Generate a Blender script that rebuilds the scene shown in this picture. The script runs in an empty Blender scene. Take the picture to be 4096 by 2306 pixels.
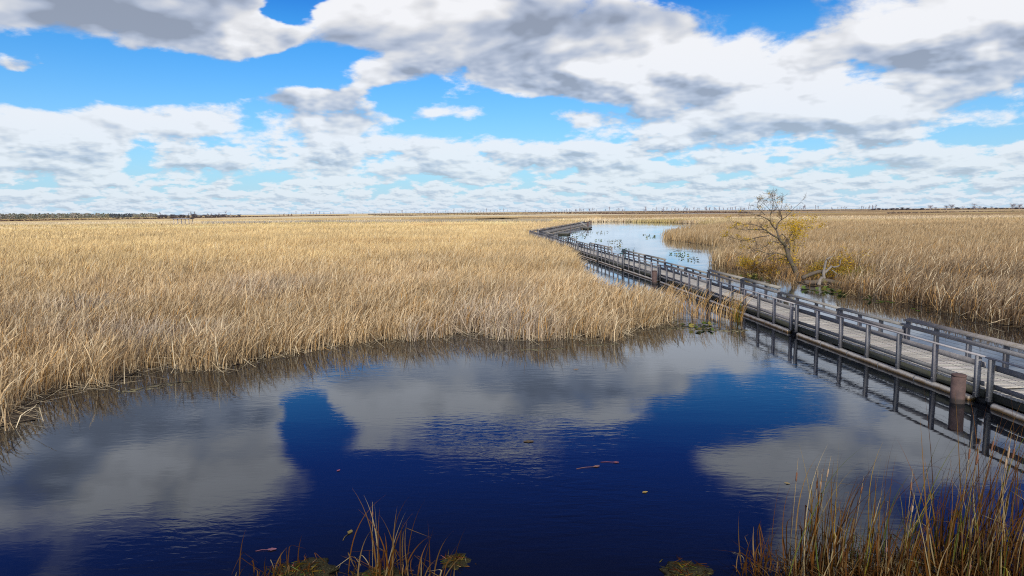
import bpy, bmesh, math, random
import numpy as np
from mathutils import Vector, Matrix
from mathutils.geometry import tessellate_polygon
random.seed(7)
RNG = np.random.default_rng(11)
S = bpy.context.scene
COL = S.collection
R = math.radians

# ------------------------------------------------------------------ camera
CAM_H = 6.0
pitch = math.atan(307.5 / 2731.0)
rho = math.asin(-0.0095) * math.cos(pitch)
fw = Vector((0, math.cos(pitch), -math.sin(pitch)))
rt0, up0 = Vector((1, 0, 0)), Vector((0, math.sin(pitch), math.cos(pitch)))
rt = rt0 * math.cos(rho) + up0 * math.sin(rho)
up = up0 * math.cos(rho) - rt0 * math.sin(rho)
cd = bpy.data.cameras.new('camera')
cd.lens = 24.0
cd.sensor_width = 36.0
cd.clip_start = 0.1
cd.clip_end = 20000
cam = bpy.data.objects.new('camera', cd)
COL.objects.link(cam)
M = Matrix((rt, up, -fw)).transposed().to_4x4()
M.translation = (0, 0, CAM_H)
cam.matrix_world = M
S.camera = cam

# ------------------------------------------------------------------ render look
S.view_settings.view_transform = 'Standard'
S.view_settings.look = 'None'
S.view_settings.exposure = 0.0
S.view_settings.gamma = 1.0
S.view_settings.use_curve_mapping = False
S.render.engine = 'CYCLES'
S.cycles.max_bounces = 6
S.cycles.diffuse_bounces = 3
S.cycles.transparent_max_bounces = 4
S.cycles.use_denoising = False
S.cycles.filter_width = 1.1
S.cycles.sample_clamp_indirect = 4.0
S.cycles.sample_clamp_direct = 3.0

SUN_EL, SUN_AZ = R(34), R(177)      # azimuth measured clockwise from +Y: right and behind the camera
sun_dir = Vector((math.sin(SUN_AZ) * math.cos(SUN_EL), math.cos(SUN_AZ) * math.cos(SUN_EL), math.sin(SUN_EL)))


# ------------------------------------------------------------------ node helpers
class V:
    """thin wrapper so that shader maths reads like maths"""
    def __init__(self, nt, s):
        self.nt, self.s = nt, s

    def _m(self, op, *a, clamp=False):
        n = self.nt.nodes.new('ShaderNodeMath')
        n.operation = op
        n.use_clamp = clamp
        for i, x in enumerate((self,) + a):
            if isinstance(x, V):
                self.nt.links.new(x.s, n.inputs[i])
            else:
                n.inputs[i].default_value = x
        return V(self.nt, n.outputs[0])

    def __add__(self, o): return self._m('ADD', o)
    def __sub__(self, o): return self._m('SUBTRACT', o)
    def __mul__(self, o): return self._m('MULTIPLY', o)
    def __truediv__(self, o): return self._m('DIVIDE', o)
    __radd__ = __add__
    __rmul__ = __mul__
    def rsub(self, c): return (self * -1.0) + c
    def clamp(self): return self._m('ADD', 0.0, clamp=True)
    def mx(self, c): return self._m('MAXIMUM', c)
    def mn(self, c): return self._m('MINIMUM', c)
    def pw(self, c): return self._m('POWER', c)
    def exp(self): return self._m('EXPONENT')

    def sstep(self, a, b):
        n = self.nt.nodes.new('ShaderNodeMapRange')
        n.interpolation_type = 'SMOOTHSTEP'
        self.nt.links.new(self.s, n.inputs[0])
        n.inputs[1].default_value = a
        n.inputs[2].default_value = b
        return V(self.nt, n.outputs[0])

    def lstep(self, a, b, c=0.0, d=1.0):
        n = self.nt.nodes.new('ShaderNodeMapRange')
        self.nt.links.new(self.s, n.inputs[0])
        for i, x in enumerate((a, b, c, d)):
            n.inputs[1 + i].default_value = x
        return V(self.nt, n.outputs[0])


def comb(nt, x, y, z):
    n = nt.nodes.new('ShaderNodeCombineXYZ')
    for i, a in enumerate((x, y, z)):
        if isinstance(a, V):
            nt.links.new(a.s, n.inputs[i])
        else:
            n.inputs[i].default_value = a
    return V(nt, n.outputs[0])


def noise(nt, vec, scale, detail=4.0, rough=0.5, dist=0.0, dims='3D', lac=2.0):
    n = nt.nodes.new('ShaderNodeTexNoise')
    n.noise_dimensions = dims
    if vec is not None:
        nt.links.new(vec.s, n.inputs['Vector'])
    n.inputs['Scale'].default_value = scale
    n.inputs['Detail'].default_value = detail
    n.inputs['Roughness'].default_value = rough
    n.inputs['Lacunarity'].default_value = lac
    n.inputs['Distortion'].default_value = dist
    return V(nt, n.outputs['Fac'])


def mix(nt, f, a, b, mode='MIX'):
    n = nt.nodes.new('ShaderNodeMix')
    n.data_type = 'RGBA'
    n.blend_type = mode
    for sock, x in ((n.inputs[0], f), (n.inputs[6], a), (n.inputs[7], b)):
        if isinstance(x, V):
            nt.links.new(x.s, sock)
        elif isinstance(x, (tuple, list)):
            sock.default_value = (*x, 1.0) if len(x) == 3 else x
        else:
            sock.default_value = x
    return V(nt, n.outputs[2])


# ------------------------------------------------------------------ sky
W = bpy.data.worlds.new('World')
S.world = W
W.use_nodes = True
nt = W.node_tree
nt.nodes.clear()
SKY_STR = 0.1
sky = nt.nodes.new('ShaderNodeTexSky')
sky.sky_type = 'NISHITA'
sky.sun_disc = False
sky.sun_elevation = SUN_EL
sky.sun_rotation = SUN_AZ
sky.air_density = 1.0
sky.dust_density = 0.6
sky.ozone_density = 2.0
tc = nt.nodes.new('ShaderNodeTexCoord')
sp = nt.nodes.new('ShaderNodeSeparateXYZ')
nt.links.new(tc.outputs['Generated'], sp.inputs[0])
dx, dy, dz = (V(nt, sp.outputs[i]) for i in range(3))
zc = dz.mx(0.0) + 0.014
PX, PY = dx / zc, dy / zc
# cloudier and clearer parts of this sky, by bearing (x/y) and height (z/y)
yy = dy.mx(0.08)
QX, QZ = dx / yy, dz / yy
rag = noise(nt, comb(nt, QX * 5.0, QZ * 13.0, 1.3), 1.0, 5, 0.6) - 0.5
rag2 = noise(nt, comb(nt, QX * 5.0, QZ * 13.0, 6.1), 1.0, 5, 0.6) - 0.5
QX, QZ = QX + rag * 0.16, QZ + rag2 * (QZ * 0.22)
BLOBS = [  # bearing, height, half sizes, strength
    (-0.62, 0.290, 0.26, 0.045, 0.55), (-0.40, 0.305, 0.10, 0.020, 0.35),     # grey deck, upper left
    (-0.60, 0.208, 0.22, 0.030, -0.70), (-0.38, 0.245, 0.085, 0.020, 0.95), (-0.70, 0.212, 0.06, 0.014, 0.75), (0.03, 0.186, 0.12, 0.022, 0.45),   # blue gap and the small cloud in it
    (-0.30, 0.213, 0.07, 0.034, -0.80), (-0.31, 0.285, 0.045, 0.040, -1.0),
    (-0.17, 0.272, 0.10, 0.036, 0.45), (0.05, 0.235, 0.20, 0.050, 0.45),      # big white mass
    (-0.17, 0.165, 0.08, 0.020, -0.60), (-0.09, 0.115, 0.08, 0.014, -0.36), (0.05, 0.150, 0.10, 0.010, -0.30),
    (-0.285, 0.165, 0.07, 0.013, 0.62), (-0.50, 0.135, 0.26, 0.024, 0.36),     # long bank, left
    (-0.68, 0.092, 0.05, 0.006, -0.30), (-0.10, 0.085, 0.10, 0.006, -0.10),
    (0.235, 0.296, 0.09, 0.014, -0.50), (0.365, 0.275, 0.03, 0.020, -0.25),   # blue along the top
    (0.52, 0.215, 0.26, 0.075, 0.56), (0.30, 0.170, 0.20, 0.030, 0.20), (0.17, 0.128, 0.17, 0.020, 0.30),
    # higher up, seen in the water
    (-0.06, 0.332, 0.18, 0.018, -0.60), (0.365, 0.322, 0.08, 0.020, -0.42), (0.16, 0.308, 0.05, 0.014, 0.34),
    (-0.20, 0.345, 0.06, 0.018, 0.32), (-0.04, 0.362, 0.06, 0.015, 0.26),
    (-0.62, 0.400, 0.24, 0.070, 0.70), (-0.38, 0.390, 0.06, 0.024, 0.20), (-0.31, 0.325, 0.055, 0.055, -0.90), (0.25, 0.335, 0.10, 0.026, -0.62),
    (0.12, 0.460, 0.28, 0.085, -0.90), (-0.20, 0.460, 0.14, 0.075, -0.95), (-0.45, 0.540, 0.16, 0.060, -0.60),
    (0.30, 0.337, 0.04, 0.014, 0.24), (0.40, 0.385, 0.09, 0.035, 0.55), (0.64, 0.360, 0.20, 0.070, 0.50), (0.47, 0.520, 0.11, 0.080, 0.50),
    (0.0, 0.80, 0.60, 0.200, -0.30),
]
bias = None
for cx, cz, sx, sz, amp in BLOBS:
    gx, gz = (QX - cx) * (1.0 / sx), (QZ - cz) * (1.0 / sz)
    g = ((gx * gx + gz * gz) * -1.0).exp() * (amp * 0.45)
    bias = g if bias is None else bias + g
bias = bias * dy.sstep(0.0, 0.25)
lowband = dz.sstep(0.18, 0.05)           # stratocumulus thickens towards the horizon
bias = bias + lowband * 0.115

sat = nt.nodes.new('ShaderNodeHueSaturation')
sat.inputs['Saturation'].default_value = 1.25
nt.links.new(sky.outputs[0], sat.inputs['Color'])
tint = mix(nt, dz.sstep(0.235, 0.35), (0.32, 0.98, 1.42), (0.10, 0.38, 1.18))
tint = mix(nt, dz.sstep(0.36, 0.52), tint, (0.05, 0.17, 0.58))
blue = mix(nt, 1.0, V(nt, sat.outputs[0]), tint, 'MULTIPLY')
# pale air low over the horizon
air = dz.lstep(0.0, 0.30, 1.0, 0.0).pw(2.2)
base = mix(nt, air * 0.88, blue, (5.7, 7.2, 9.0))

# cumulus: noise over bearing and height whose grain halves each time the height over the horizon halves
AZ = dx._m('ARCTAN2', dy)
EL = dz.mx(0.0) + 0.011
lev = ((EL * (1.0 / 0.30))._m('LOGARITHM', 2.0) * -1.0 + 1.0).mx(0.0).mn(6.0)
K0 = lev._m('FLOOR')
KF = (lev - K0).sstep(0.0, 1.0)
wv = comb(nt, AZ * 3.0, EL * 9.0, 4.2)
warp = noise(nt, wv, 1.0, 3, 0.5) - 0.5


def one(kk, du, dv, det):
    f = (kk * math.log(2.0)).exp()
    f = f * 0.5
    u = AZ * f * 3.1 + kk * 7.31 + warp * 0.5 + du
    v = EL * f * (kk * 1.1 + 4.7) + kk * 3.77 + dv
    return noise(nt, comb(nt, u, v, kk * 1.7 + 2.3), 1.0, det, 0.58)


def dens(du, dv, det):
    a_, b_ = one(K0, du, dv, det), one(K0 + 1.0, du, dv, det)
    m = (a_ - 0.5) * KF.rsub(1.0) + (b_ - 0.5) * KF
    boost = (KF.rsub(1.0) * KF) * 1.8 + 1.35     # keep the contrast where the two grains cross-fade
    return m * boost + 0.5


D0 = dens(0.0, 0.0, 10.0)
DS = dens(0.0, 0.0, 4.0)
D1 = dens(0.05, 0.13, 4.0)              # a step towards the light
D2 = dens(0.08, 0.34, 2.0)
den = D0 + bias - 0.487
hi = dz.sstep(0.24, 0.38)
alpha = den.sstep(-0.030, 0.095) * hi.rsub(1.0) + den.sstep(-0.085, 0.20) * hi
lit = (DS - D1) * 1.9 + (DS - D2) * 1.5 + (D0 - DS) * 1.5   # sunward flanks and tops against the undersides
thick = den.sstep(0.03, 0.30)
belly = noise(nt, comb(nt, AZ * 6.0, EL * 17.0, 5.5), 1.0, 4, 0.55).lstep(0.32, 0.68)
lum = lit * 1.1 + 1.01 - thick * (belly * 0.25 + 0.03) - den.sstep(0.22, 0.50) * 0.14
dk = (QX + 0.66) * 3.0
dk2 = (QZ - 0.36) * 8.0
lum = lum - ((dk * dk + dk2 * dk2) * -1.0).exp() * 0.28     # the heavy deck, upper left
lum = lum.mx(0.40).mn(1.06)
shadow = lum.sstep(0.92, 0.50)
ccol = mix(nt, shadow, (0.985, 0.985, 1.0), (0.83, 0.94, 1.17))
ccol = mix(nt, 1.0, ccol, comb(nt, lum * 9.0, lum * 9.0, lum * 9.0), 'MULTIPLY')
ccol = mix(nt, air * 0.55, ccol, (7.0, 7.9, 9.0))
accum = mix(nt, alpha * (air * -0.25 + 0.96), base, ccol)
bg = nt.nodes.new('ShaderNodeBackground')
bg.inputs['Strength'].default_value = SKY_STR
nt.links.new(accum.s, bg.inputs['Color'])
wo = nt.nodes.new('ShaderNodeOutputWorld')
nt.links.new(bg.outputs[0], wo.inputs['Surface'])
W.cycles.sampling_method = 'MANUAL'
W.cycles.sample_map_resolution = 512

sl = bpy.data.lights.new('sun', 'SUN')
sl.energy = 4.4
sl.angle = R(5)
sl.color = (1.0, 0.94, 0.84)
so = bpy.data.objects.new('sun', sl)
COL.objects.link(so)
so.rotation_euler = sun_dir.to_track_quat('Z', 'Y').to_euler()
so.location = (60, -60, 60)


# ------------------------------------------------------------------ object helpers
def tag(o, label=None, cat=None, group=None, kind=None):
    for k, v in (('label', label), ('category', cat), ('group', group), ('kind', kind)):
        if v:
            o[k] = v
    return o


def empty(name, loc, rz=0.0):
    o = bpy.data.objects.new(name, None)
    o.location = loc
    o.rotation_euler = (0, 0, rz)
    o.empty_display_size = 0.2
    COL.objects.link(o)
    return o


def mesh_np(name, verts, quads, mat, parent=None, cols=None, smooth=False, tris=None):
    """one mesh object from arrays; quads is (n,4) and tris (m,3)"""
    me = bpy.data.meshes.new(name)
    verts = np.asarray(verts, dtype=np.float32)
    nq = 0 if quads is None else len(quads)
    nt_ = 0 if tris is None else len(tris)
    me.vertices.add(len(verts))
    me.vertices.foreach_set('co', verts.ravel())
    loops = []
    if nq:
        loops.append(np.asarray(quads, dtype=np.int32).ravel())
    if nt_:
        loops.append(np.asarray(tris, dtype=np.int32).ravel())
    loops = np.concatenate(loops)
    me.loops.add(len(loops))
    me.loops.foreach_set('vertex_index', loops)
    starts = np.concatenate([np.arange(nq) * 4, nq * 4 + np.arange(nt_) * 3]).astype(np.int32)
    me.polygons.add(nq + nt_)
    me.polygons.foreach_set('loop_start', starts)
    if smooth:
        me.polygons.foreach_set('use_smooth', np.ones(nq + nt_, dtype=bool))
    if cols is not None:
        at = me.color_attributes.new('Col', 'FLOAT_COLOR', 'POINT')
        c4 = np.ones((len(verts), 4), dtype=np.float32)
        c4[:, :3] = cols
        at.data.foreach_set('color', c4.ravel())
    me.update()
    me.validate(verbose=False)
    me.materials.append(mat)
    o = bpy.data.objects.new(name, me)
    COL.objects.link(o)
    if parent is not None:
        o.parent = parent
    return o


class MB:
    """collects boxes, tubes and ribbons into one mesh, with a colour per vertex"""
    def __init__(self):
        self.v, self.q, self.t, self.c = [], [], [], []

    def _add(self, vs, qs, ts=(), col=(1, 1, 1)):
        b = len(self.v)
        self.v.extend(vs)
        self.q.extend([tuple(b + i for i in f) for f in qs])
        self.t.extend([tuple(b + i for i in f) for f in ts])
        self.c.extend([col] * len(vs))

    def beam(self, p0, p1, w, h, upv=(0, 0, 1), col=(1, 1, 1), roll=0.0):
        """box from p0 to p1 (centre line), w across and h along upv"""
        p0, p1 = Vector(p0), Vector(p1)
        d = (p1 - p0).normalized()
        u = Vector(upv)
        s = d.cross(u).normalized()
        u = s.cross(d).normalized()
        if roll:
            q = Matrix.Rotation(roll, 3, d)
            s, u = q @ s, q @ u
        s, u = s * (w / 2), u * (h / 2)
        vs = []
        for p in (p0, p1):
            for a, b in ((-1, -1), (1, -1), (1, 1), (-1, 1)):
                vs.append(tuple(p + s * a + u * b))
        self._add(vs, [(0, 3, 2, 1), (4, 5, 6, 7), (0, 1, 5, 4), (1, 2, 6, 5), (2, 3, 7, 6), (3, 0, 4, 7)], col=col)

    def tube(self, pts, rad, n=6, col=(1, 1, 1), cap=True):
        pts = [Vector(p) for p in pts]
        if not hasattr(rad, '__len__'):
            rad = [rad] * len(pts)
        vs, m = [], len(pts)
        ref = Vector((0.3, 0.2, 1)).normalized()
        for i, p in enumerate(pts):
            d = (pts[min(i + 1, m - 1)] - pts[max(i - 1, 0)])
            d = d.normalized() if d.length > 1e-9 else Vector((0, 0, 1))
            r0 = ref if abs(d.dot(ref)) < 0.95 else Vector((1, 0, 0))
            a = d.cross(r0).normalized()
            b = d.cross(a)
            for k in range(n):
                t = 2 * math.pi * k / n
                vs.append(tuple(p + (a * math.cos(t) + b * math.sin(t)) * rad[i]))
        qs = [(i * n + k, i * n + (k + 1) % n, (i + 1) * n + (k + 1) % n, (i + 1) * n + k) for i in range(m - 1) for k in range(n)]
        ts = []
        if cap:
            vs += [tuple(pts[0]), tuple(pts[-1])]
            c0, c1 = m * n, m * n + 1
            ts = [(c0, (k + 1) % n, k) for k in range(n)] + [(c1, (m - 1) * n + k, (m - 1) * n + (k + 1) % n) for k in range(n)]
        self._add(vs, qs, ts, col)

    def card(self, c, u, v, col=(1, 1, 1)):
        c, u, v = Vector(c), Vector(u), Vector(v)
        self._add([tuple(c - u), tuple(c - v * 0.6 + u * 0.1), tuple(c + u), tuple(c + v * 0.6 + u * 0.1)], [(0, 1, 2, 3)], col=col)

    def build(self, name, mat, parent=None, smooth=False, origin=None):
        v = np.array(self.v, dtype=np.float64)
        if origin is not None:
            v = v - np.array(origin)
        return mesh_np(name, v, self.q or None, mat, parent, np.array(self.c), smooth, self.t or None)


# ------------------------------------------------------------------ value noise
_T = np.random.default_rng(5).random((256, 256))


def vn(x, y, s, k=0):
    x = np.asarray(x) / s + 37.3 * k
    y = np.asarray(y) / s + 91.7 * k
    xi, yi = np.floor(x).astype(int), np.floor(y).astype(int)
    fx, fy = x - xi, y - yi
    fx, fy = fx * fx * (3 - 2 * fx), fy * fy * (3 - 2 * fy)
    g = lambda a, b: _T[a & 255, b & 255]
    return (g(xi, yi) * (1 - fx) + g(xi + 1, yi) * fx) * (1 - fy) + (g(xi, yi + 1) * (1 - fx) + g(xi + 1, yi + 1) * fx) * fy


def fbm(x, y, s, k=0, o=3):
    return sum(vn(x, y, s / 2 ** i, k + i) * 0.5 ** i for i in range(o)) / sum(0.5 ** i for i in range(o))


# ------------------------------------------------------------------ materials
def new_mat(name):
    m = bpy.data.materials.new(name)
    m.use_nodes = True
    m.node_tree.nodes.clear()
    return m, m.node_tree


def out(nt, s):
    o = nt.nodes.new('ShaderNodeOutputMaterial')
    nt.links.new(s, o.inputs['Surface'])


def attr(nt):
    n = nt.nodes.new('ShaderNodeVertexColor')
    n.layer_name = 'Col'
    return V(nt, n.outputs[0])


def objpos(nt, what='Object'):
    return V(nt, nt.nodes.new('ShaderNodeTexCoord').outputs[what])


def geopos(nt):
    return V(nt, nt.nodes.new('ShaderNodeNewGeometry').outputs['Position'])


def principled(nt, col, rough, bump=None, bs=0.3, bd=0.02, spec=0.5):
    b = nt.nodes.new('ShaderNodeBsdfPrincipled')
    if isinstance(col, V):
        nt.links.new(col.s, b.inputs['Base Color'])
    else:
        b.inputs['Base Color'].default_value = (*col, 1)
    if isinstance(rough, V):
        nt.links.new(rough.s, b.inputs['Roughness'])
    else:
        b.inputs['Roughness'].default_value = rough
    b.inputs['Specular IOR Level'].default_value = spec
    if bump is not None:
        n = nt.nodes.new('ShaderNodeBump')
        n.inputs['Strength'].default_value = bs
        n.inputs['Distance'].default_value = bd
        nt.links.new(bump.s, n.inputs['Height'])
        nt.links.new(n.outputs[0], b.inputs['Normal'])
    return b


def leafy(name, trans=0.3):
    m, nt = new_mat(name)
    c = attr(nt)
    d = nt.nodes.new('ShaderNodeBsdfDiffuse')
    t = nt.nodes.new('ShaderNodeBsdfTranslucent')
    nt.links.new(c.s, d.inputs[0])
    nt.links.new(c.s, t.inputs[0])
    x = nt.nodes.new('ShaderNodeMixShader')
    x.inputs[0].default_value = trans
    nt.links.new(d.outputs[0], x.inputs[1])
    nt.links.new(t.outputs[0], x.inputs[2])
    out(nt, x.outputs[0])
    return m


def wood(name, c0, c1, grain=(1, 1, 1), rough=0.85, moss=None):
    m, nt = new_mat(name)
    p = objpos(nt)
    g = noise(nt, p, 26.0, 5, 0.6, 0.4)
    l = noise(nt, p, 1.7, 4, 0.6)
    c = mix(nt, g.lstep(0.3, 0.7), c0, c1)
    c = mix(nt, l.lstep(0.35, 0.7, 0.0, 0.5), c, tuple(x * 0.62 for x in c0))
    if moss:
        k = noise(nt, p, 3.1, 5, 0.65).sstep(0.5, 0.66) * 0.7
        c = mix(nt, k, c, moss)
    c = mix(nt, 1.0, c, attr(nt), 'MULTIPLY')
    out(nt, principled(nt, c, rough, g, 0.35, 0.01, 0.25).outputs[0])
    return m


M_reed = leafy('dry_reed', 0.30)
M_leaf = leafy('leaf', 0.35)
M_twig = leafy('twig', 0.0)
M_deck = wood('deck_board', (0.38, 0.355, 0.325), (0.56, 0.53, 0.48))
M_post = wood('weathered_timber', (0.165, 0.158, 0.168), (0.29, 0.28, 0.28))
M_cap = wood('weathered_cap', (0.20, 0.185, 0.17), (0.34, 0.32, 0.29), moss=(0.16, 0.14, 0.09))
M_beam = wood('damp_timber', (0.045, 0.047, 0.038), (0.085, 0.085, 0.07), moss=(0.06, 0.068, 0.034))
M_bark = wood('bark', (0.075, 0.060, 0.047), (0.15, 0.12, 0.095), moss=(0.16, 0.14, 0.045))
M_dead = wood('dead_wood', (0.13, 0.11, 0.095), (0.30, 0.27, 0.23))

M_pipe, _n = new_mat('float_pipe_plastic')
_p = geopos(_n)
_s = _n.nodes.new('ShaderNodeSeparateXYZ')
_n.links.new(_p.s, _s.inputs[0])
_st = noise(_n, _p, 2.3, 5, 0.6)
_z = V(_n, _s.outputs[2]) + (_st - 0.5) * 0.16
_c = mix(_n, _z.sstep(0.13, 0.03), (0.50, 0.46, 0.40), (0.22, 0.12, 0.035))   # waterline stain
_c = mix(_n, _z.sstep(0.02, -0.05), _c, (0.02, 0.017, 0.012))
_c = mix(_n, noise(_n, _p, 7.0, 5, 0.7).sstep(0.52, 0.72) * 0.55, _c, (0.16, 0.13, 0.09))
out(_n, principled(_n, _c, 0.55, None).outputs[0])

M_rust, _n = new_mat('rusty_steel')
_p = objpos(_n)
_k = noise(_n, _p, 4.0, 6, 0.65)
_sp = _n.nodes.new('ShaderNodeSeparateXYZ')
_n.links.new(_p.s, _sp.inputs[0])
_c = mix(_n, _k.lstep(0.35, 0.65), (0.055, 0.034, 0.031), (0.115, 0.070, 0.060))
_tide = (V(_n, _sp.outputs[2]) + (noise(_n, _p, 9.0, 4, 0.6) - 0.5) * 0.12).sstep(0.20, 0.10)
_c = mix(_n, _tide * 0.85, _c, (0.018, 0.014, 0.012))
_c = mix(_n, noise(_n, _p, 17.0, 5, 0.7).sstep(0.58, 0.72) * 0.6, _c, (0.045, 0.024, 0.018))
out(_n, principled(_n, _c, 0.8, _k, 0.4, 0.015).outputs[0])

M_dark, _n = new_mat('black_rubber')
out(_n, principled(_n, (0.012, 0.012, 0.012), 0.7).outputs[0])
M_strap, _n = new_mat('steel_strap')
out(_n, principled(_n, (0.19, 0.185, 0.18), 0.7, spec=0.2).outputs[0])
M_green, _n = new_mat('green_paint')
_k = noise(_n, objpos(_n), 9.0, 4)
out(_n, principled(_n, mix(_n, _k, (0.01, 0.06, 0.055), (0.018, 0.09, 0.08)), 0.5).outputs[0])
M_pad = leafy('water_leaf', 0.15)

M_mud, _n = new_mat('marsh_mud')
_p = geopos(_n)
_k = noise(_n, _p, 3.0, 6, 0.7)
out(_n, principled(_n, mix(_n, _k.lstep(0.3, 0.7), (0.022, 0.016, 0.010), (0.075, 0.052, 0.028)), 0.95, _k, 0.6, 0.05).outputs[0])

M_marsh, _n = new_mat('far_marsh')
_p = geopos(_n)
_k = noise(_n, _p, 0.9, 8, 0.75)
_c = mix(_n, 1.0, attr(_n), mix(_n, _k.lstep(0.25, 0.75), (0.55, 0.52, 0.50), (1.2, 1.2, 1.15)), 'MULTIPLY')
out(_n, principled(_n, _c, 0.95, _k, 1.0, 0.5, 0.1).outputs[0])

# water: dark, peaty, mirror-like, with wind ripples that come and go in patches
M_water, _n = new_mat('marsh_water')
_p = geopos(_n)
_mp = _n.nodes.new('ShaderNodeMapping')
_n.links.new(_p.s, _mp.inputs[0])
_mp.inputs['Rotation'].default_value = (0, 0, R(24))
_mp.inputs['Scale'].default_value = (0.55, 1.5, 1.0)
_mv = V(_n, _mp.outputs[0])
_r1 = noise(_n, _mv, 4.2, 3, 0.5, 0.6)
_r2 = noise(_n, _mv, 1.1, 2, 0.5, 0.4)
_r3 = noise(_n, _mv, 0.16, 2, 0.5)
_patch = noise(_n, _p, 0.10, 3, 0.55).sstep(0.40, 0.66) * 0.85 + 0.15
_h = (_r1 * 0.0034 + _r2 * 0.005) * _patch + _r3 * 0.010
_b = _n.nodes.new('ShaderNodeBump')
_b.inputs['Strength'].default_value = 1.0
_b.inputs['Distance'].default_value = 1.0
_n.links.new(_h.s, _b.inputs['Height'])
_fr = _n.nodes.new('ShaderNodeFresnel')
_fr.inputs['IOR'].default_value = 1.37
_n.links.new(_b.outputs[0], _fr.inputs['Normal'])
_gl = _n.nodes.new('ShaderNodeBsdfGlossy')
_gl.inputs['Roughness'].default_value = 0.025
_gl.inputs['Color'].default_value = (0.86, 0.92, 1.0, 1)
_n.links.new(_b.outputs[0], _gl.inputs['Normal'])
_df = _n.nodes.new('ShaderNodeBsdfDiffuse')
_df.inputs['Color'].default_value = (0.004, 0.0045, 0.007, 1)
_mx = _n.nodes.new('ShaderNodeMixShader')
_n.links.new((V(_n, _fr.outputs[0]) * 1.24).mn(1.0).s, _mx.inputs[0])
_n.links.new(_df.outputs[0], _mx.inputs[1])
_n.links.new(_gl.outputs[0], _mx.inputs[2])
out(_n, _mx.outputs[0])

# ------------------------------------------------------------------ the lie of the land
LEFT = [(-2600, 8), (-60, 9), (-22, 13), (-16, 16), (-14.4, 18.6), (-14.1, 18.8), (-15.2, 20.4), (-15.5, 21.3), (-15.7, 22.0), (-15.3, 22.7), (-14.9, 23.1),
        (-14.2, 23.0), (-14.4, 23.8), (-14.3, 24.4), (-14.6, 25.5), (-13.7, 26.2), (-12.3, 25.6), (-12.0, 26.0), (-11.1, 25.8),
        (-10.8, 26.7), (-10.4, 27.2), (-10.2, 27.9), (-9.2, 28.9), (-8.4, 29.9), (-7.1, 30.5), (-5.6, 31.4), (-4.0, 31.9), (-2.9, 32.4),
        (-1.3, 33.2), (-0.3, 31.3), (0.9, 31.0), (2.0, 31.5), (3.3, 32.7), (3.4, 31.6), (4.0, 31.2), (4.5, 30.7), (5.0, 31.1),
        (5.5, 32.9), (6.5, 34.1), (7.3, 34.3), (8.5, 36.0), (9.6, 36.9), (9.0, 40.7), (7.9, 45.5), (6.9, 50.6), (6.4, 54.1), (6.4, 61.3),
        (7.0, 72.3), (7.8, 81.4), (7.8, 97), (6.3, 124), (4.7, 144), (3.4, 158), (3.6, 166), (8, 188), (28, 286), (20, 292),
        (0, 300), (-40, 325), (-100, 345), (-150, 322), (-190, 328), (-2600, 330)]
FAR = [(28, 22), (26, 28), (25.1, 33.1), (24.8, 35.0), (24.7, 37.1), (24.9, 40.8), (24.4, 43.7), (23.7, 45.7), (23.7, 48.6), (23.9, 51.8), (22.4, 53.3),
       (22.3, 57.7), (22.2, 63.5), (21.5, 68.6), (21.1, 71.4), (21.5, 75.2), (24, 80), (28, 88), (33, 98), (33.0, 106.8),
       (32.2, 112.3), (31.4, 122.1), (30.5, 133.8), (31.2, 140.9), (34.8, 157), (44.8, 182), (57.2, 207.8), (74.2, 237.9),
       (76.1, 262.8), (75.4, 289.3), (68.9, 317.8), (57.4, 346.6), (45.7, 353.6), (31.4, 338.7), (20, 326), (0, 318), (-40, 345),
       (-100, 366), (-150, 350), (-190, 332), (-2600, 336), (-2600, 3200), (2600, 3200), (2600, -400), (400, -60), (60, 2), (34, 14)]
PONDS = [[(150, 960), (205, 830), (262, 800), (420, 880), (560, 1000), (420, 1080), (300, 1090)],
         [(262, 470), (285, 462), (312, 520), (330, 552), (318, 575), (296, 560), (280, 520)],
         [(-20, 410), (-4, 418), (2, 440), (-10, 452), (-22, 436)]]


def inside(poly, x, y):
    r = np.zeros(x.shape, dtype=bool)
    n = len(poly)
    for i in range(n):
        x0, y0 = poly[i]
        x1, y1 = poly[(i + 1) % n]
        if y0 == y1:
            continue
        c = ((y0 > y) != (y1 > y)) & (x < (x1 - x0) * (y - y0) / (y1 - y0) + x0)
        r ^= c
    return r


def edge_dist(poly, x, y):
    d = np.full(x.shape, 1e9)
    n = len(poly)
    for i in range(n):
        x0, y0 = poly[i]
        x1, y1 = poly[(i + 1) % n]
        ux, uy = x1 - x0, y1 - y0
        L2 = ux * ux + uy * uy + 1e-9
        t = np.clip(((x - x0) * ux + (y - y0) * uy) / L2, 0, 1)
        d = np.minimum(d, (x - x0 - t * ux) ** 2 + (y - y0 - t * uy) ** 2)
    return np.sqrt(d)


def in_ponds(x, y):
    r = np.zeros(x.shape, dtype=bool)
    for p in PONDS:
        r |= inside(p, x, y)
    return r


# water, one sheet out to the horizon
o = mesh_np('water', [(-9000, -3000, 0), (9000, -3000, 0), (9000, 14000, 0), (-9000, 14000, 0)], [(0, 1, 2, 3)], M_water)
tag(o, kind='structure')


def ngon(name, pts, z, mat):
    z = z * 0.4
    tris = tessellate_polygon([[Vector((x, y, 0)) for x, y in pts]])
    return mesh_np(name, [(x, y, z) for x, y in pts], None, mat, tris=[tuple(t) for t in tris])


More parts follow.
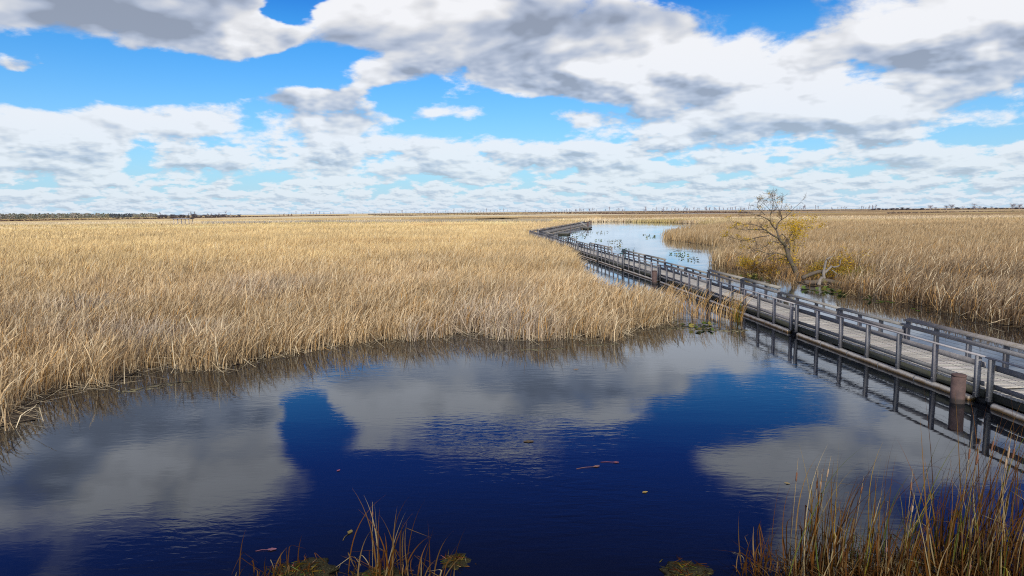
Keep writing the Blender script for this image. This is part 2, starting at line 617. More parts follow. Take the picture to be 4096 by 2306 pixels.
# mud banks under the reeds: built as strips so ponds can stay open
MUDL = [(x, y + 0.8) if 2 <= i < 38 else ((x - 0.7, y) if 38 <= i < 48 else (x, y)) for i, (x, y) in enumerate(LEFT)]
MUDF = [(x + 0.8, y) if 0 < i < 28 else (x, y) for i, (x, y) in enumerate(FAR[:37])]
tag(ngon('ground', MUDL, 0.04, M_mud), kind='structure')
NEARFAR = [p for p in FAR if p[1] < 400]
tag(ngon('ground', MUDF + [(-190, 332), (-190, 395), (420, 395), (400, -60), (60, 2), (34, 14)], 0.04, M_mud), kind='structure')

# ------------------------------------------------------------------ colours of the reed beds
GOLD = np.array((0.80, 0.60, 0.285))
CREAM = np.array((0.80, 0.67, 0.45))
TAN = np.array((0.62, 0.455, 0.245))
GREY = np.array((0.56, 0.455, 0.325))
RUST = np.array((0.50, 0.29, 0.10))
BROWN = np.array((0.30, 0.195, 0.11))
OLIVE = np.array((0.50, 0.42, 0.13))


def lerp(a, b, t):
    return a * (1 - t[:, None]) + b * t[:, None]


def sst(x, a, b):
    t = np.clip((x - a) / (b - a), 0, 1)
    return t * t * (3 - 2 * t)


def bed_colour(x, y):
    """what the stems look like at each spot of the marsh: golden, rusty or greenish stands, with sun and cloud shade painted in"""
    d = np.hypot(x, y)
    n1, n2, n3 = fbm(x, y, 22, 1), fbm(x, y, 7, 4), fbm(x * 0.25, y, 40, 8)
    c = np.tile(TAN, (len(x), 1))
    left = sst(-x + 0.02 * y, -9, 10)
    c = lerp(c, GOLD, sst(y + 1.0 * (n1 - 0.5) * 60 - x * 0.4, 38, 95) * (0.45 + 0.55 * left))  # golder far off: the open sun there is painted into the stems
    c = lerp(c, GREY, sst(n2, 0.5, 0.72) * sst(-y, -75, -28))
    c = lerp(c, RUST, sst(n1, 0.60, 0.80) * 0.40)
    right = sst(x - 0.10 * y, 9, 20)  # browner reeds, darkened further to paint in the cloud shade over this bank
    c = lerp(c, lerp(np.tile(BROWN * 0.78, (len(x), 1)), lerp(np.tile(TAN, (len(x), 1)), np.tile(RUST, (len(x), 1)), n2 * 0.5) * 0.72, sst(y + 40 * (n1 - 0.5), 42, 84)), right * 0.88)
    c = c * (0.74 + 0.52 * fbm(x, y, 5.5, 15))[:, None] * (0.84 + 0.32 * fbm(x, y, 16, 17))[:, None]
    c = lerp(c, OLIVE, sst(n3, 0.55, 0.75) * sst(y, 150, 330) * 0.55)
    # far away the stands lie in long belts
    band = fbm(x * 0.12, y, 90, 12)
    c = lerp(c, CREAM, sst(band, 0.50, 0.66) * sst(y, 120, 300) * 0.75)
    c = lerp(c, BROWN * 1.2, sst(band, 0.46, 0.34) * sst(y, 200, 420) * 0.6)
    sun_band = np.exp(-((y - 760 - 0.12 * x) / 110) ** 2) * sst(x, -420, -250) * sst(-x, -260, -120)  # sunlit strip of the far marsh, painted as paler reeds
    c = lerp(c, CREAM * 1.12, sun_band)
    c = c * (1 + 0.14 * sst(y, 110, 300))[:, None] * np.array((1.0, 1.0, 1.06))  # far field painted lighter, as lying in the sun
    return np.minimum(c, 0.92)


# ------------------------------------------------------------------ reeds as blades
def blades(x, y, z0, h, w, col, lev, lean=0.16, wind=0.24, broken=0.10, tipw=0.25, mess=0.0):
    """ribbons: lev rows of two points each, standing at (x, y); returns verts, quads, cols"""
    n = len(x)
    t = np.linspace(0, 1, lev)[None, :]
    az = RNG.uniform(0, 2 * np.pi, n)
    fx, fy = np.cos(az), np.sin(az)
    la = RNG.uniform(0, 2 * np.pi, n)
    lm = np.abs(RNG.normal(0, lean, n))
    bx = RNG.normal(wind, 0.16, n) + 0.1 * np.cos(la)
    by = RNG.normal(-0.02, 0.16, n)
    sx = lm * np.cos(la)
    sy = lm * np.sin(la)
    X = x[:, None] + h[:, None] * (sx[:, None] * t + bx[:, None] * t ** 2.4)
    Y = y[:, None] + h[:, None] * (sy[:, None] * t + by[:, None] * t ** 2.4)
    Z = z0 + h[:, None] * (t - 0.30 * (np.abs(bx) + np.abs(by))[:, None] * t ** 3)
    br = RNG.random(n) < broken * (0.35 + 3.2 * sst(fbm(x, y, 3.0, 44), 0.50, 0.72))
    if lev >= 4 and br.any():
        k = np.where(br)[0]
        tb = RNG.uniform(0.25, 0.65, len(k))[:, None]
        a = RNG.uniform(0, 2 * np.pi, len(k))[:, None]
        dn = RNG.uniform(-0.75, 0.35, len(k))[:, None]
        over = np.clip(t - tb, 0, 1)
        und = np.minimum(t, tb)
        H = h[k][:, None]
        X[k] = x[k][:, None] + H * (sx[k][:, None] * und + np.cos(a) * over)
        Y[k] = y[k][:, None] + H * (sy[k][:, None] * und + np.sin(a) * over)
        Z[k] = np.maximum(z0 + H * (und + dn * over), 0.02)
    wt = w[:, None] * np.interp(t, [0, 0.35, 0.8, 1.0], [0.75, 0.9, 1.05, tipw]) * 0.5
    v = np.empty((n, lev, 2, 3), dtype=np.float32)
    for s, sg in ((0, -1), (1, 1)):
        v[:, :, s, 0] = X + sg * wt * fx[:, None]
        v[:, :, s, 1] = Y + sg * wt * fy[:, None]
        v[:, :, s, 2] = Z
    base = (np.arange(n) * lev * 2)[:, None]
    r = np.arange(lev - 1)[None, :] * 2
    q = np.stack([base + r, base + r + 1, base + r + 3, base + r + 2], axis=-1).reshape(-1, 4)
    pl = (RNG.random(n) < 0.55)[:, None, None] * np.interp(t, [0, 0.62, 0.85, 1.0], [0, 0, 1, 1])[:, :, None] * 0.55
    cr = col[:, None, :] * (1 - pl) + np.minimum(col[:, None, :] * 0.6 + np.array((0.44, 0.37, 0.25)), 0.92) * pl
    c = np.repeat(cr[:, :, None, :], 2, axis=2).reshape(-1, 3)
    return v.reshape(-1, 3), q, c


class Bed:
    def __init__(self):
        self.v, self.q, self.c, self.n = [], [], [], 0

    def add(self, v, q, c):
        self.v.append(v)
        self.q.append(q + self.n)
        self.c.append(c)
        self.n += len(v)

    def build(self, name, label, cat):
        o = mesh_np(name, np.concatenate(self.v), np.concatenate(self.q), M_reed, None, np.concatenate(self.c))
        return tag(o, label, cat, kind='stuff')


def wedge(d0, d1, per_m2, a0=-43, a1=43):
    a0, a1 = R(a0), R(a1)
    n = int((a1 - a0) / 2 * (d1 * d1 - d0 * d0) * per_m2)
    a = RNG.uniform(a0, a1, n)
    d = np.sqrt(RNG.uniform(d0 * d0, d1 * d1, n))
    return d * np.sin(a), d * np.cos(a)


BOARD = [(14.95, 8.5), (14.38, 20.3), (13.55, 32.3), (12.95, 44.4), (12.3, 56.4), (11.25, 68.4), (10.2, 80.4), (9.05, 97.0 - 4.6), (8.3, 104.4),
         (7.55, 116.4), (6.65, 128.4), (5.65, 140.4), (4.3, 158.5)]
LEG2 = [(4.2, 160.5)] + [(4.2 + 26.6 * i / 11, 160.5 + 127.5 * i / 11) for i in range(1, 12)]


def on_walk(x, y):
    """inside the strip kept clear for the boardwalk"""
    px = np.interp(y, [p[1] for p in BOARD] + [p[1] for p in LEG2[1:]], [p[0] for p in BOARD] + [p[0] for p in LEG2[1:]])
    return (x > px - 0.5) & (x < px + 2.7) & (y < 290)


bed_left, bed_right, bed_far = Bed(), Bed(), Bed()
#       d0   d1  per m2  width   rows
ZONES = [(14, 36, 82, 0.024, 6), (36, 60, 60, 0.030, 5), (60, 100, 28, 0.046, 4), (100, 170, 10.5, 0.075, 3),
         (170, 290, 4.0, 0.14, 3), (290, 540, 1.35, 0.26, 3)]
for d0, d1, pm, w0, lev in ZONES:
    x, y = wedge(d0, d1, pm, -52 if d0 < 60 else -44, 46)
    jx = (vn(x, y, 1.7, 20) - 0.5) * 0.8 + (vn(x, y, 0.6, 21) - 0.5) * 0.4
    jy = (vn(x, y, 1.7, 22) - 0.5) * 0.8 + (vn(x, y, 0.6, 23) - 0.5) * 0.4 + 0.15
    if d0 > 60:
        jx, jy = jx * 2.5, jy * 2.5
    inl = inside(LEFT, x + jx, y + jy)
    inf = inside(FAR, x + jx, y + jy)
    keep = (inl | inf) & ~on_walk(x, y) & ~in_ponds(x, y)
    # tussocks: the stand thins out in places
    keep &= RNG.random(len(x)) < 0.45 + 0.9 * fbm(x, y, 2.4, 30)
    # thin out where the willow and its shrubs stand
    near_tree = np.hypot(x - 24.6, y - 57.5)
    bank = (y > 50.0) & (y < 69.5) & (x < 27.6) & (x > 20) & ~inl
    keep &= RNG.random(len(x)) < np.where(bank, 0.40, 1.0)
    keep &= ~((np.hypot((x - 24.0) / 2.4, (y - 53.2) / 1.9) < 1) & ~inl) | (RNG.random(len(x)) < 0.10)
    keep &= inl | inf
    x, y, inl, bank = x[keep], y[keep], inl[keep], bank[keep]
    n = len(x)
    dist = np.hypot(x, y)
    h = 1.72 + 0.55 * (fbm(x, y, 9, 33) - 0.5) + RNG.normal(0, 0.20, n)
    h *= np.where(inl, 1.0, 1.06)
    walk = np.interp(y, [p[1] for p in BOARD], [p[0] for p in BOARD])
    h *= np.where(inl & (y < 165) & (y > 50), 0.74 + 0.26 * sst(walk - x, 2.0, 12.0), 1.0)
    if d0 < 60:
        ed = np.minimum(edge_dist(LEFT[2:50], x, y), edge_dist(FAR[:30], x, y))
        h *= 0.76 + 0.24 * sst(ed + 1.2 * (vn(x, y, 1.1, 46) - 0.5), 0.0, 3.6)
    h *= np.where(bank, RNG.uniform(0.22, 0.50, n), 1.0)
    short = RNG.random(n) < 0.22
    h = np.where(short, h * RNG.uniform(0.3, 0.8, n), h)
    if d0 >= 290:
        pe = np.min([edge_dist(p, x, y) for p in PONDS], axis=0)
        h *= 0.25 + 0.75 * sst(pe, 15, 60)
    h = np.clip(h, 0.35, 2.6)
    w = w0 * RNG.uniform(0.6, 1.4, n)
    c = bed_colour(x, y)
    k = RNG.random(n)
    calm = sst(dist, 40, 170)
    c = c * ((0.44 + 0.34 * calm) + (0.84 - 0.47 * calm) * RNG.random(n))[:, None]
    k = np.where(RNG.random(n) < calm * 0.75, 0.5, k)
    c = np.where((k < 0.10)[:, None], RUST * RNG.uniform(0.6, 1.2, n)[:, None], c)
    c = np.where((k > 0.90)[:, None], CREAM * RNG.uniform(0.8, 1.1, n)[:, None], c)
    c = np.where(((k > 0.10) & (k < 0.16))[:, None], BROWN * RNG.uniform(0.6, 1.2, n)[:, None], c)
    c = np.where(bank[:, None], lerp(RUST * np.ones((n, 1)), BROWN * np.ones((n, 1)), RNG.random(n)) * 0.8, c)
    far = dist > 290
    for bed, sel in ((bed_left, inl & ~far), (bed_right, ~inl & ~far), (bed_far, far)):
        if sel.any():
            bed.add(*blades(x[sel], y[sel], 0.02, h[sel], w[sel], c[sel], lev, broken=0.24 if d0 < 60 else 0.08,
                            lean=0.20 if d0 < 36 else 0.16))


def edge_litter(bed, poly, i0, i1, per_m, w0, c0):
    """broken stems that lie on the water and lean out along a bank"""
    for i in range(i0, i1):
        (xa, ya), (xb, yb) = poly[i], poly[i + 1]
        L = math.hypot(xb - xa, yb - ya)
        n = max(1, int(L * per_m))
        t = RNG.random(n)
        x = xa + (xb - xa) * t + RNG.normal(0, 0.35, n)
        y = ya + (yb - ya) * t + RNG.normal(0, 0.35, n)
        ln = RNG.uniform(0.4, 1.7, n)
        a = RNG.uniform(0, 2 * np.pi, n)
        el = np.abs(RNG.normal(0.0, 0.28, n))
        z = RNG.uniform(0.012, 0.12, n)
        lev = 3
        tt = np.linspace(-0.5, 0.5, lev)[None, :]
        X = x[:, None] + ln[:, None] * np.cos(a)[:, None] * tt
        Y = y[:, None] + ln[:, None] * np.sin(a)[:, None] * tt
        Z = z[:, None] + ln[:, None] * el[:, None] * (tt + 0.5) ** 1.5
        w = w0 * RNG.uniform(0.6, 1.3, n)
        v = np.empty((n, lev, 2, 3), dtype=np.float32)
        for s, sg in ((0, -1), (1, 1)):
            v[:, :, s, 0] = X - sg * 0.5 * w[:, None] * np.sin(a)[:, None]
            v[:, :, s, 1] = Y + sg * 0.5 * w[:, None] * np.cos(a)[:, None]
            v[:, :, s, 2] = Z
        b = (np.arange(n) * lev * 2)[:, None]
        r = np.arange(lev - 1)[None, :] * 2
        q = np.stack([b + r, b + r + 1, b + r + 3, b + r + 2], axis=-1).reshape(-1, 4)
        c = np.repeat((c0 * RNG.uniform(0.5, 1.35, n)[:, None])[:, None, :], lev * 2, axis=1).reshape(-1, 3)
        bed.add(v.reshape(-1, 3), q, c)


edge_litter(bed_left, LEFT, 3, 43, 11, 0.020, CREAM * 0.8)
edge_litter(bed_right, FAR, 1, 14, 7, 0.022, TAN)
# loose stems standing in the shallow water between the point and the boardwalk
n = 1050
x = RNG.uniform(8.6, 14.0, n)
y = 37.5 - (x - 9) * 0.55 + np.abs(RNG.normal(0, 2.2, n))
k = (x < np.interp(y, [p[1] for p in BOARD], [p[0] for p in BOARD]) - 0.75) & (fbm(x, y, 1.3, 50) > 0.42 + 0.035 * (x - 9))
x, y = x[k], y[k]
c = np.where((RNG.random(len(x)) < 0.6)[:, None], RUST * 1.1, TAN) * RNG.uniform(0.6, 1.3, len(x))[:, None]
bed_left.add(*blades(x, y, -0.02, RNG.uniform(0.8, 2.1, len(x)), RNG.uniform(0.014, 0.028, len(x)), c, 6, broken=0.25, lean=0.14))

bed_left.build('reed_bed', 'golden tan reed bed filling the left side behind the dark pool', 'reeds')
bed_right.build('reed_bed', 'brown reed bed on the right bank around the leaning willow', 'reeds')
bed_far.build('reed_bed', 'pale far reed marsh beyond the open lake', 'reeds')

# thatch inside the stands (matted dead stems) and the far marsh, as raised uneven sheets
def polar_sheet(name, d_list, a_step, zf, keepf, colf, mat):
    ang = np.arange(R(-60), R(60) + 1e-6, R(a_step))
    D, A = np.meshgrid(np.array(d_list), ang, indexing='ij')
    x, y = D * np.sin(A), D * np.cos(A)
    shp = x.shape
    x, y = x.ravel(), y.ravel()
    ok = keepf(x, y)
    z = zf(x, y)
    idx = np.arange(len(x)).reshape(shp)
    q = np.stack([idx[:-1, :-1], idx[:-1, 1:], idx[1:, 1:], idx[1:, :-1]], axis=-1).reshape(-1, 4)
    q = q[ok[q].all(axis=1)]
    used = np.unique(q)
    remap = np.full(len(x), -1)
    remap[used] = np.arange(len(used))
    v = np.stack([x, y, z], axis=-1)[used]
    return tag(mesh_np(name, v, remap[q], mat, None, colf(x[used], y[used]), True), kind='structure')


def thatch_keep(x, y):
    e = np.minimum(edge_dist(LEFT, x, y), edge_dist(FAR, x, y))
    return (inside(LEFT, x, y) | inside(FAR, x, y)) & (e > 3.0) & ~on_walk(x, y) & ~in_ponds(x, y)


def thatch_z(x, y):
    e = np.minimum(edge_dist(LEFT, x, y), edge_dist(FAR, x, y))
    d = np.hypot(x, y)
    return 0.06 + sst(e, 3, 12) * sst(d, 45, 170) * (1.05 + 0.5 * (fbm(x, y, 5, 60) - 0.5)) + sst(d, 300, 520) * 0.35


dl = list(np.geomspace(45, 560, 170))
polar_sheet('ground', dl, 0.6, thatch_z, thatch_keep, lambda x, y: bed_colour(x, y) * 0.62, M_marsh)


def far_keep(x, y):
    return inside(FAR, x, y) & ~in_ponds(x, y)


dl = list(np.geomspace(520, 3100, 130))
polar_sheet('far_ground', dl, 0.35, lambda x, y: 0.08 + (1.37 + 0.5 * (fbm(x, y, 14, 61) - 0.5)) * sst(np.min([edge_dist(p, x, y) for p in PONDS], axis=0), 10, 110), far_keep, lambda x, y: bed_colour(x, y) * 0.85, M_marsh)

# ------------------------------------------------------------------ boardwalk
def hashc(lo=0.75, hi=1.2):
    k = random.uniform(lo, hi)
    return (k * random.uniform(0.97, 1.03), k, k * random.uniform(0.95, 1.03))


def pipe(mb, p0, p1, r, fine):
    p0, p1 = Vector(p0), Vector(p1)
    L = (p1 - p0).length
    n = int(L / (0.055 if fine else 0.5))
    pts, rad = [], []
    for i in range(n + 1):
        t = i / n
        pts.append(p0.lerp(p1, t))
        rad.append(r * (1.0 + (0.025 if i % 2 else 0.0) if fine else 1.0))
    mb.tube(pts, rad, 16 if fine else 8)


WIDTH = 2.1
TALL = [(0, 27.4), (38.8, 50.7), (62, 77), (82.5, 96), (108, 118), (141, 170)]
walk = empty('boardwalk', (14.0, 20.0, 0.0))
tag(walk, 'long grey timber boardwalk on float pipes winding between the reeds to the far lake', 'boardwalk')
ORG = walk.location.copy()


def section(p0, p1, gap0, gap1, near, leg):
    a, b = Vector((*p0, 0)), Vector((*p1, 0))
    d = (b - a).normalized()
    rgt = Vector((d.y, -d.x, 0))
    L = (b - a).length
    s0, s1 = gap0, L - gap1
    P = lambda s, off, z: a + d * s + rgt * off + Vector((0, 0, z))
    # deck boards
    mb = MB()
    pitch_ = 0.145 if near else 0.58
    s = s0 + 0.02
    while s + pitch_ * 0.9 < s1:
        z = 0.475 + random.uniform(-0.003, 0.003)
        mb.beam(P(s + pitch_ / 2, -0.03 + random.uniform(-0.012, 0.012), z), P(s + pitch_ / 2, WIDTH + 0.03, z), pitch_ * 0.93, 0.045, col=hashc(0.80, 1.15))
        s += pitch_
    mb.build('deck', M_deck, walk, origin=ORG)
    # side beams
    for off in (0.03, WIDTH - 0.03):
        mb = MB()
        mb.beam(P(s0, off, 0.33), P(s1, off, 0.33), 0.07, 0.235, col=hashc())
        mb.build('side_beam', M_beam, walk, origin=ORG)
    # floats
    for off in (-0.05, WIDTH + 0.05):
        mb = MB()
        pipe(mb, P(s0 + 0.40, off, 0.045), P(s1 - 0.40, off, 0.045), 0.118, near and off < 0)
        f = mb.build('float_pipe', M_pipe, walk, True, ORG)
        if near and off < 0 and p0[1] < 45:
            for s in np.arange(s0 + 0.9, s1 - 0.5, 2.1):
                mb = MB()
                mb.tube([P(s - 0.02, off, 0.045), P(s + 0.02, off, 0.045)], 0.128, 14)
                mb.build('strap', M_strap, f, origin=ORG)
        for s in (s0 + 0.2, s1 - 0.2):
            mb = MB()
            mb.beam(P(s - 0.2, off + (0.2 if off < 0 else -0.2), 0.05), P(s + 0.2, off + (0.2 if off < 0 else -0.2), 0.05), 0.2, 0.22)
            mb.build('float_bracket', M_dark, f, origin=ORG)
    # left railing
    n = max(2, int(round(L / 1.95)))
    ss = [s0 + 0.22 + (s1 - s0 - 0.44) * i / n for i in range(n + 1)]
    mb = MB()
    for z, w_, h_ in ((1.475, 0.115, 0.036),):
        mb.beam(P(s0, -0.06, z), P(s1, -0.06, z), w_, h_, col=(1.45, 1.42, 1.4))
    for z, h_ in ((1.20, 0.175), (0.62, 0.14)):
        mb.beam(P(s0 + 0.05, 0.035, z), P(s1 - 0.05, 0.035, z), 0.042, h_, col=hashc(0.9, 1.1))
    rail = mb.build('railing', M_post, walk, origin=ORG)
    for s in ss:
        mb = MB()
        mb.beam(P(s, -0.065, 0.17), P(s, -0.065, 1.452), 0.13, 0.135, upv=tuple(d), col=hashc(1.0, 1.4))
        mb.build('post', M_post, rail, origin=ORG)
        if near and p0[1] < 30:
            mb = MB()
            mb.tube([P(s, -0.128, 0.30), P(s, -0.152, 0.30)], 0.018, 6)
            mb.build('bolt', M_strap, rail, origin=ORG)
    # right railing, in taller and lower lengths
    mb, mc = MB(), MB()
    posts = []
    steps = 24
    run = None
    cuts = [s0 + (s1 - s0) * i / steps for i in range(steps + 1)]
    kind = lambda s: (leg == 2) or any(lo < P(s, 0, 0).y < hi for lo, hi in TALL)
    gapf = lambda s: leg == 1 and 77.0 < P(s, 0, 0).y < 82.5
    i = 0
    while i < steps:
        m_ = 0.5 * (cuts[i] + cuts[i + 1])
        k, g = kind(m_), gapf(m_)
        j = i
        while j + 1 < steps and kind(0.5 * (cuts[j + 1] + cuts[j + 2])) == k and gapf(0.5 * (cuts[j + 1] + cuts[j + 2])) == g:
            j += 1
        u0, u1 = cuts[i], cuts[j + 1]
        if not g:
            top = 1.48 if k else 1.22
            o_ = WIDTH + 0.06
            mc.beam(P(u0 - 0.02, o_, top), P(u1 + 0.02, o_, top), 0.27 if k else 0.22, 0.042, col=hashc(0.85, 1.1), roll=-0.30 if k else -0.18)
            mb.beam(P(u0, WIDTH - 0.035, top - 0.25), P(u1, WIDTH - 0.035, top - 0.25), 0.042, 0.16, col=hashc(0.9, 1.1))
            nn = max(1, int(round((u1 - u0) / 1.9)))
            for q in range(nn + 1):
                posts.append((u0 + 0.10 + (u1 - u0 - 0.2) * q / nn, top))
            if leg == 2:
                for s in np.arange(u0 + 0.15, u1, 0.62):
                    mb.beam(P(s, WIDTH - 0.02, 0.5), P(s, WIDTH - 0.02, top - 0.1), 0.16, 0.05, upv=tuple(rgt))
        i = j + 1
    if mb.v:
        rail = mb.build('railing', M_post, walk, origin=ORG)
        mc.build('cap_rail', M_cap, rail, origin=ORG)
        for s, top in posts:
            mb = MB()
            mb.beam(P(s, WIDTH + 0.06, 0.17), P(s, WIDTH + 0.06, top - 0.03), 0.13, 0.135, upv=tuple(d), col=hashc(0.85, 1.15))
            mb.build('post', M_post, rail, origin=ORG)
    # wires below the rails of the nearest lengths
    if near and p0[1] < 40:
        mb = MB()
        for z in (0.60, 0.92, 1.03):
            for off in (0.0, WIDTH):
                mb.tube([P(s0, off, z), P(s1, off, z)], 0.004, 4)
        mb.build('guard_wire', M_strap, walk, origin=ORG)


for i in range(len(BOARD) - 1):
    section(BOARD[i], BOARD[i + 1], 0.05, 0.05, BOARD[i][1] < 60, 1)
for i in range(len(LEG2) - 1):
    section(LEG2[i], LEG2[i + 1], 0.05, 0.05, False, 2)

# side platforms that belong to the far leg
def platform(loc, rz, w, l, z, label, ramp=False):
    t = empty('dock_platform', loc, rz)
    tag(t, label, 'dock')
    mb = MB()
    for k in np.arange(-l / 2, l / 2, 0.3):
        mb.beam((-w / 2, k + 0.15, z), (w / 2, k + 0.15, z), 0.28, 0.06, col=hashc())
    mb.build('deck', M_post, t)
    mb = MB()
    for sx in (-1, 1):
        mb.beam((sx * w / 2, -l / 2, z - 0.22), (sx * w / 2, l / 2, z - 0.22), 0.1, 0.36)
    for sy in (-1, 1):
        mb.beam((-w / 2 + 0.06, sy * l / 2, z - 0.22), (w / 2 - 0.06, sy * l / 2, z - 0.22), 0.1, 0.36)
    mb.build('skirt', M_beam, t)
    mb = MB()
    for sx in (-0.3, 0.3):
        mb.tube([(sx * w, -l / 2, 0.03), (sx * w, l / 2, 0.03)], 0.2, 8)
    mb.build('float_pipe', M_pipe, t, True)
    if ramp:
        for sx in (-0.5, 0.5):
            mb = MB()
            mb.beam((-w / 2 - 0.4, sx * 1.2, 2.2), (0.2, sx * 1.2, z + 0.05), 0.12, 0.34)
            mb.build('ramp_rail', M_cap, t)
        mb = MB()
        for k in range(6):
            f = k / 5
            mb.beam((-w / 2 - 0.4 + f * (w / 2 + 0.6), -0.55, 2.1 - 1.55 * f), (-w / 2 - 0.4 + f * (w / 2 + 0.6), 0.55, 2.1 - 1.55 * f), 0.25, 0.05)
        mb.build('ramp_tread', M_cap, t)


rz2 = -math.atan2(26.6, 127.5)
platform((13.2, 171.5, 0), rz2, 2.6, 4.2, 0.45, 'low grey floating dock at the near end of the far boardwalk leg')
platform((24.6, 225.5, 0), rz2, 3.2, 7.0, 0.55, 'floating canoe dock with sloping ramp beside the far boardwalk leg', True)


def pile(loc, r, h, label, group=None):
    t = empty('steel_pile', loc)
    tag(t, label, 'pile', group)
    mb = MB()
    mb.tube([(0, 0, -1.2), (0, 0, h - 0.02)], r, 28)
    mb.build('shaft', M_rust, t, True)
    mb = MB()
    mb.tube([(0, 0, h - 0.02), (0, 0, h + 0.015), (0, 0, h + 0.03)], [r * 1.04, r * 1.04, r * 0.9], 28)
    mb.build('lid', M_rust, t)


pile((13.72, 20.55, 0), 0.20, 0.86, 'thick rusty red steel pile nearest the viewer, capped flat, beside the boardwalk')
pile((11.62, 55.4, 0), 0.20, 1.05, 'rusty steel pile behind the tip of the golden reed point')
pile((8.15, 93.0, 0), 0.20, 1.0, 'rusty steel pile half hidden by reeds along the boardwalk bend')
pile((18.9, 221.0, 0), 0.24, 1.5, 'dark mooring pile between the two docks of the far leg')
pile((26.6, 238.5, 0), 0.26, 1.9, 'tall dark mooring pile just past the canoe dock')
pile((33.5, 288.5, 0), 0.26, 1.8, 'dark mooring pile at the very end of the far leg')

# green bench at the open bay of the boardwalk
t = empty('bench', (13.0, 79.6, 0.5), R(4))
tag(t, 'dark green bench in the gap of the boardwalk railing', 'bench')
for nm, zc_, yo, tilt in (('seat', 0.46, -0.22, 0.0), ('backrest', 0.76, 0.08, 1.25)):
    mb = MB()
    for k in range(4):
        off = (k - 1.5) * 0.115
        mb.beam((yo * 0 + off * math.cos(tilt) - yo * -0.6, -0.85, zc_ + off * math.sin(tilt)), (off * math.cos(tilt) - yo * -0.6, 0.85, zc_ + off * math.sin(tilt)), 0.1, 0.04, roll=tilt)
    mb.build(nm, M_green, t)
for sy in (-0.7, 0.7):
    mb = MB()
    mb.beam((-0.15, sy, 0), (-0.15, sy, 0.44), 0.08, 0.08, upv=(0, 1, 0))
    mb.beam((0.12, sy, 0), (0.16, sy, 0.9), 0.08, 0.08, upv=(0, 1, 0))
    mb.build('leg', M_green, t)

# white-topped picnic canopy on the far leg's end: benches seen as pale shapes
t = empty('bench', (27.5, 262.0, 0.5), rz2)
tag(t, 'pale grey bench with slanted back near the end of the far leg', 'bench')
mb = MB()
mb.beam((0, -1.6, 0.5), (0, 1.6, 0.5), 0.7, 0.08, col=(2.4, 2.6, 3.0))
mb.build('seat', M_cap, t)
mb = MB()
mb.beam((-0.45, -1.6, 1.0), (-0.45, 1.6, 1.0), 0.08, 0.6, col=(2.4, 2.6, 3.0))
mb.build('backrest', M_cap, t)
for sy in (-1.3, 1.3):
    mb = MB()
    mb.beam((0.1, sy, 0), (0.1, sy, 0.46), 0.12, 0.12, upv=(0, 1, 0))
    mb.beam((-0.45, sy, 0), (-0.45, sy, 0.7), 0.12, 0.12, upv=(0, 1, 0))
    mb.build('leg', M_post, t)

# ------------------------------------------------------------------ far boardwalk and shelter
fwp = [(-151, 334.5), (-120, 342), (-100, 353), (-70, 345), (-40, 333), (-15, 321), (0, 309), (18, 302)]
t = empty('far_boardwalk', (-70, 345, 0))
tag(t, 'distant low boardwalk crossing the marsh from the shelter to the lake', 'boardwalk')
o0 = t.location.copy()
md, mr = MB(), MB()
posts = []
for (xa, ya), (xb, yb) in zip(fwp[:-1], fwp[1:]):
    a, b = Vector((xa, ya, 0)), Vector((xb, yb, 0))
    d = (b - a).normalized()
    rg = Vector((d.y, -d.x, 0))
    zz = 1.15
    md.beam(a + Vector((0, 0, zz)), b + Vector((0, 0, zz)), 2.0, 0.25)
    for off in (-1, 1):
        for z in (zz + 0.55, zz + 1.05):
            mr.beam(a + rg * off + Vector((0, 0, z)), b + rg * off + Vector((0, 0, z)), 0.1, 0.16)
        L = (b - a).length
        for s in np.arange(0.3, L, 2.4):
            p = a + d * s + rg * off
            posts.append(p)
md.build('deck', M_post, t, origin=o0)
mr.build('railing', M_cap, t, origin=o0)
mb = MB()
for p in posts:
    mb.beam(p + Vector((0, 0, -0.6)), p + Vector((0, 0, 2.25)), 0.14, 0.14, upv=(0, 1, 0))
ps = mb.build('post', M_post, t, origin=o0)
ps['kind'] = 'stuff'

t = empty('shelter', (-157.8, 330.0, 0.0), R(-14))
tag(t, 'small open shelter with flat roof on thin posts far off in the left marsh', 'shelter')
mb = MB()
mb.beam((-5.0, -0.9, 4.02), (5.0, -0.9, 4.02), 2.4, 0.10, col=(1.5, 1.5, 1.5), roll=0.10)
mb.beam((-5.0, 0.95, 4.02), (5.0, 0.95, 4.02), 2.4, 0.10, col=(1.5, 1.5, 1.5), roll=-0.10)
mb.build('roof', M_post, t)
mb = MB()
for sy in (-1.4, 1.4):
    mb.beam((-4.8, sy, 3.76), (4.8, sy, 3.76), 0.14, 0.24)
mb.build('roof_beam', M_post, t)
for sx in (-4.2, -2.1, 0, 2.1, 4.2):
    for sy in (-1.4, 1.4):
        mb = MB()
        mb.beam((sx, sy, -0.5), (sx, sy, 3.66), 0.17, 0.17, upv=(0, 1, 0), col=(2.4, 2.2, 2.0))
        mb.build('post', M_post, t)
mb = MB()
mb.beam((-5, 0, 1.15), (5, 0, 1.15), 3.2, 0.2)
mb.build('deck', M_post, t)

# ------------------------------------------------------------------ willow
TS = 58.5 / 2731 * 0.3172       # metres per unit of the limb tables below
TB = (1190, 1140)


def limb(pts, depth0, depth1, wob):
    n = len(pts)
    res = []
    for i, (a, b) in enumerate(pts):
        f = i / (n - 1)
        dep = depth0 + (depth1 - depth0) * f + (wob * math.sin(i * 2.1 + a) if 0 < i < n - 1 else 0)
        res.append(Vector(((a - TB[0]) * TS, dep, (TB[1] - b) * TS)))
    return res


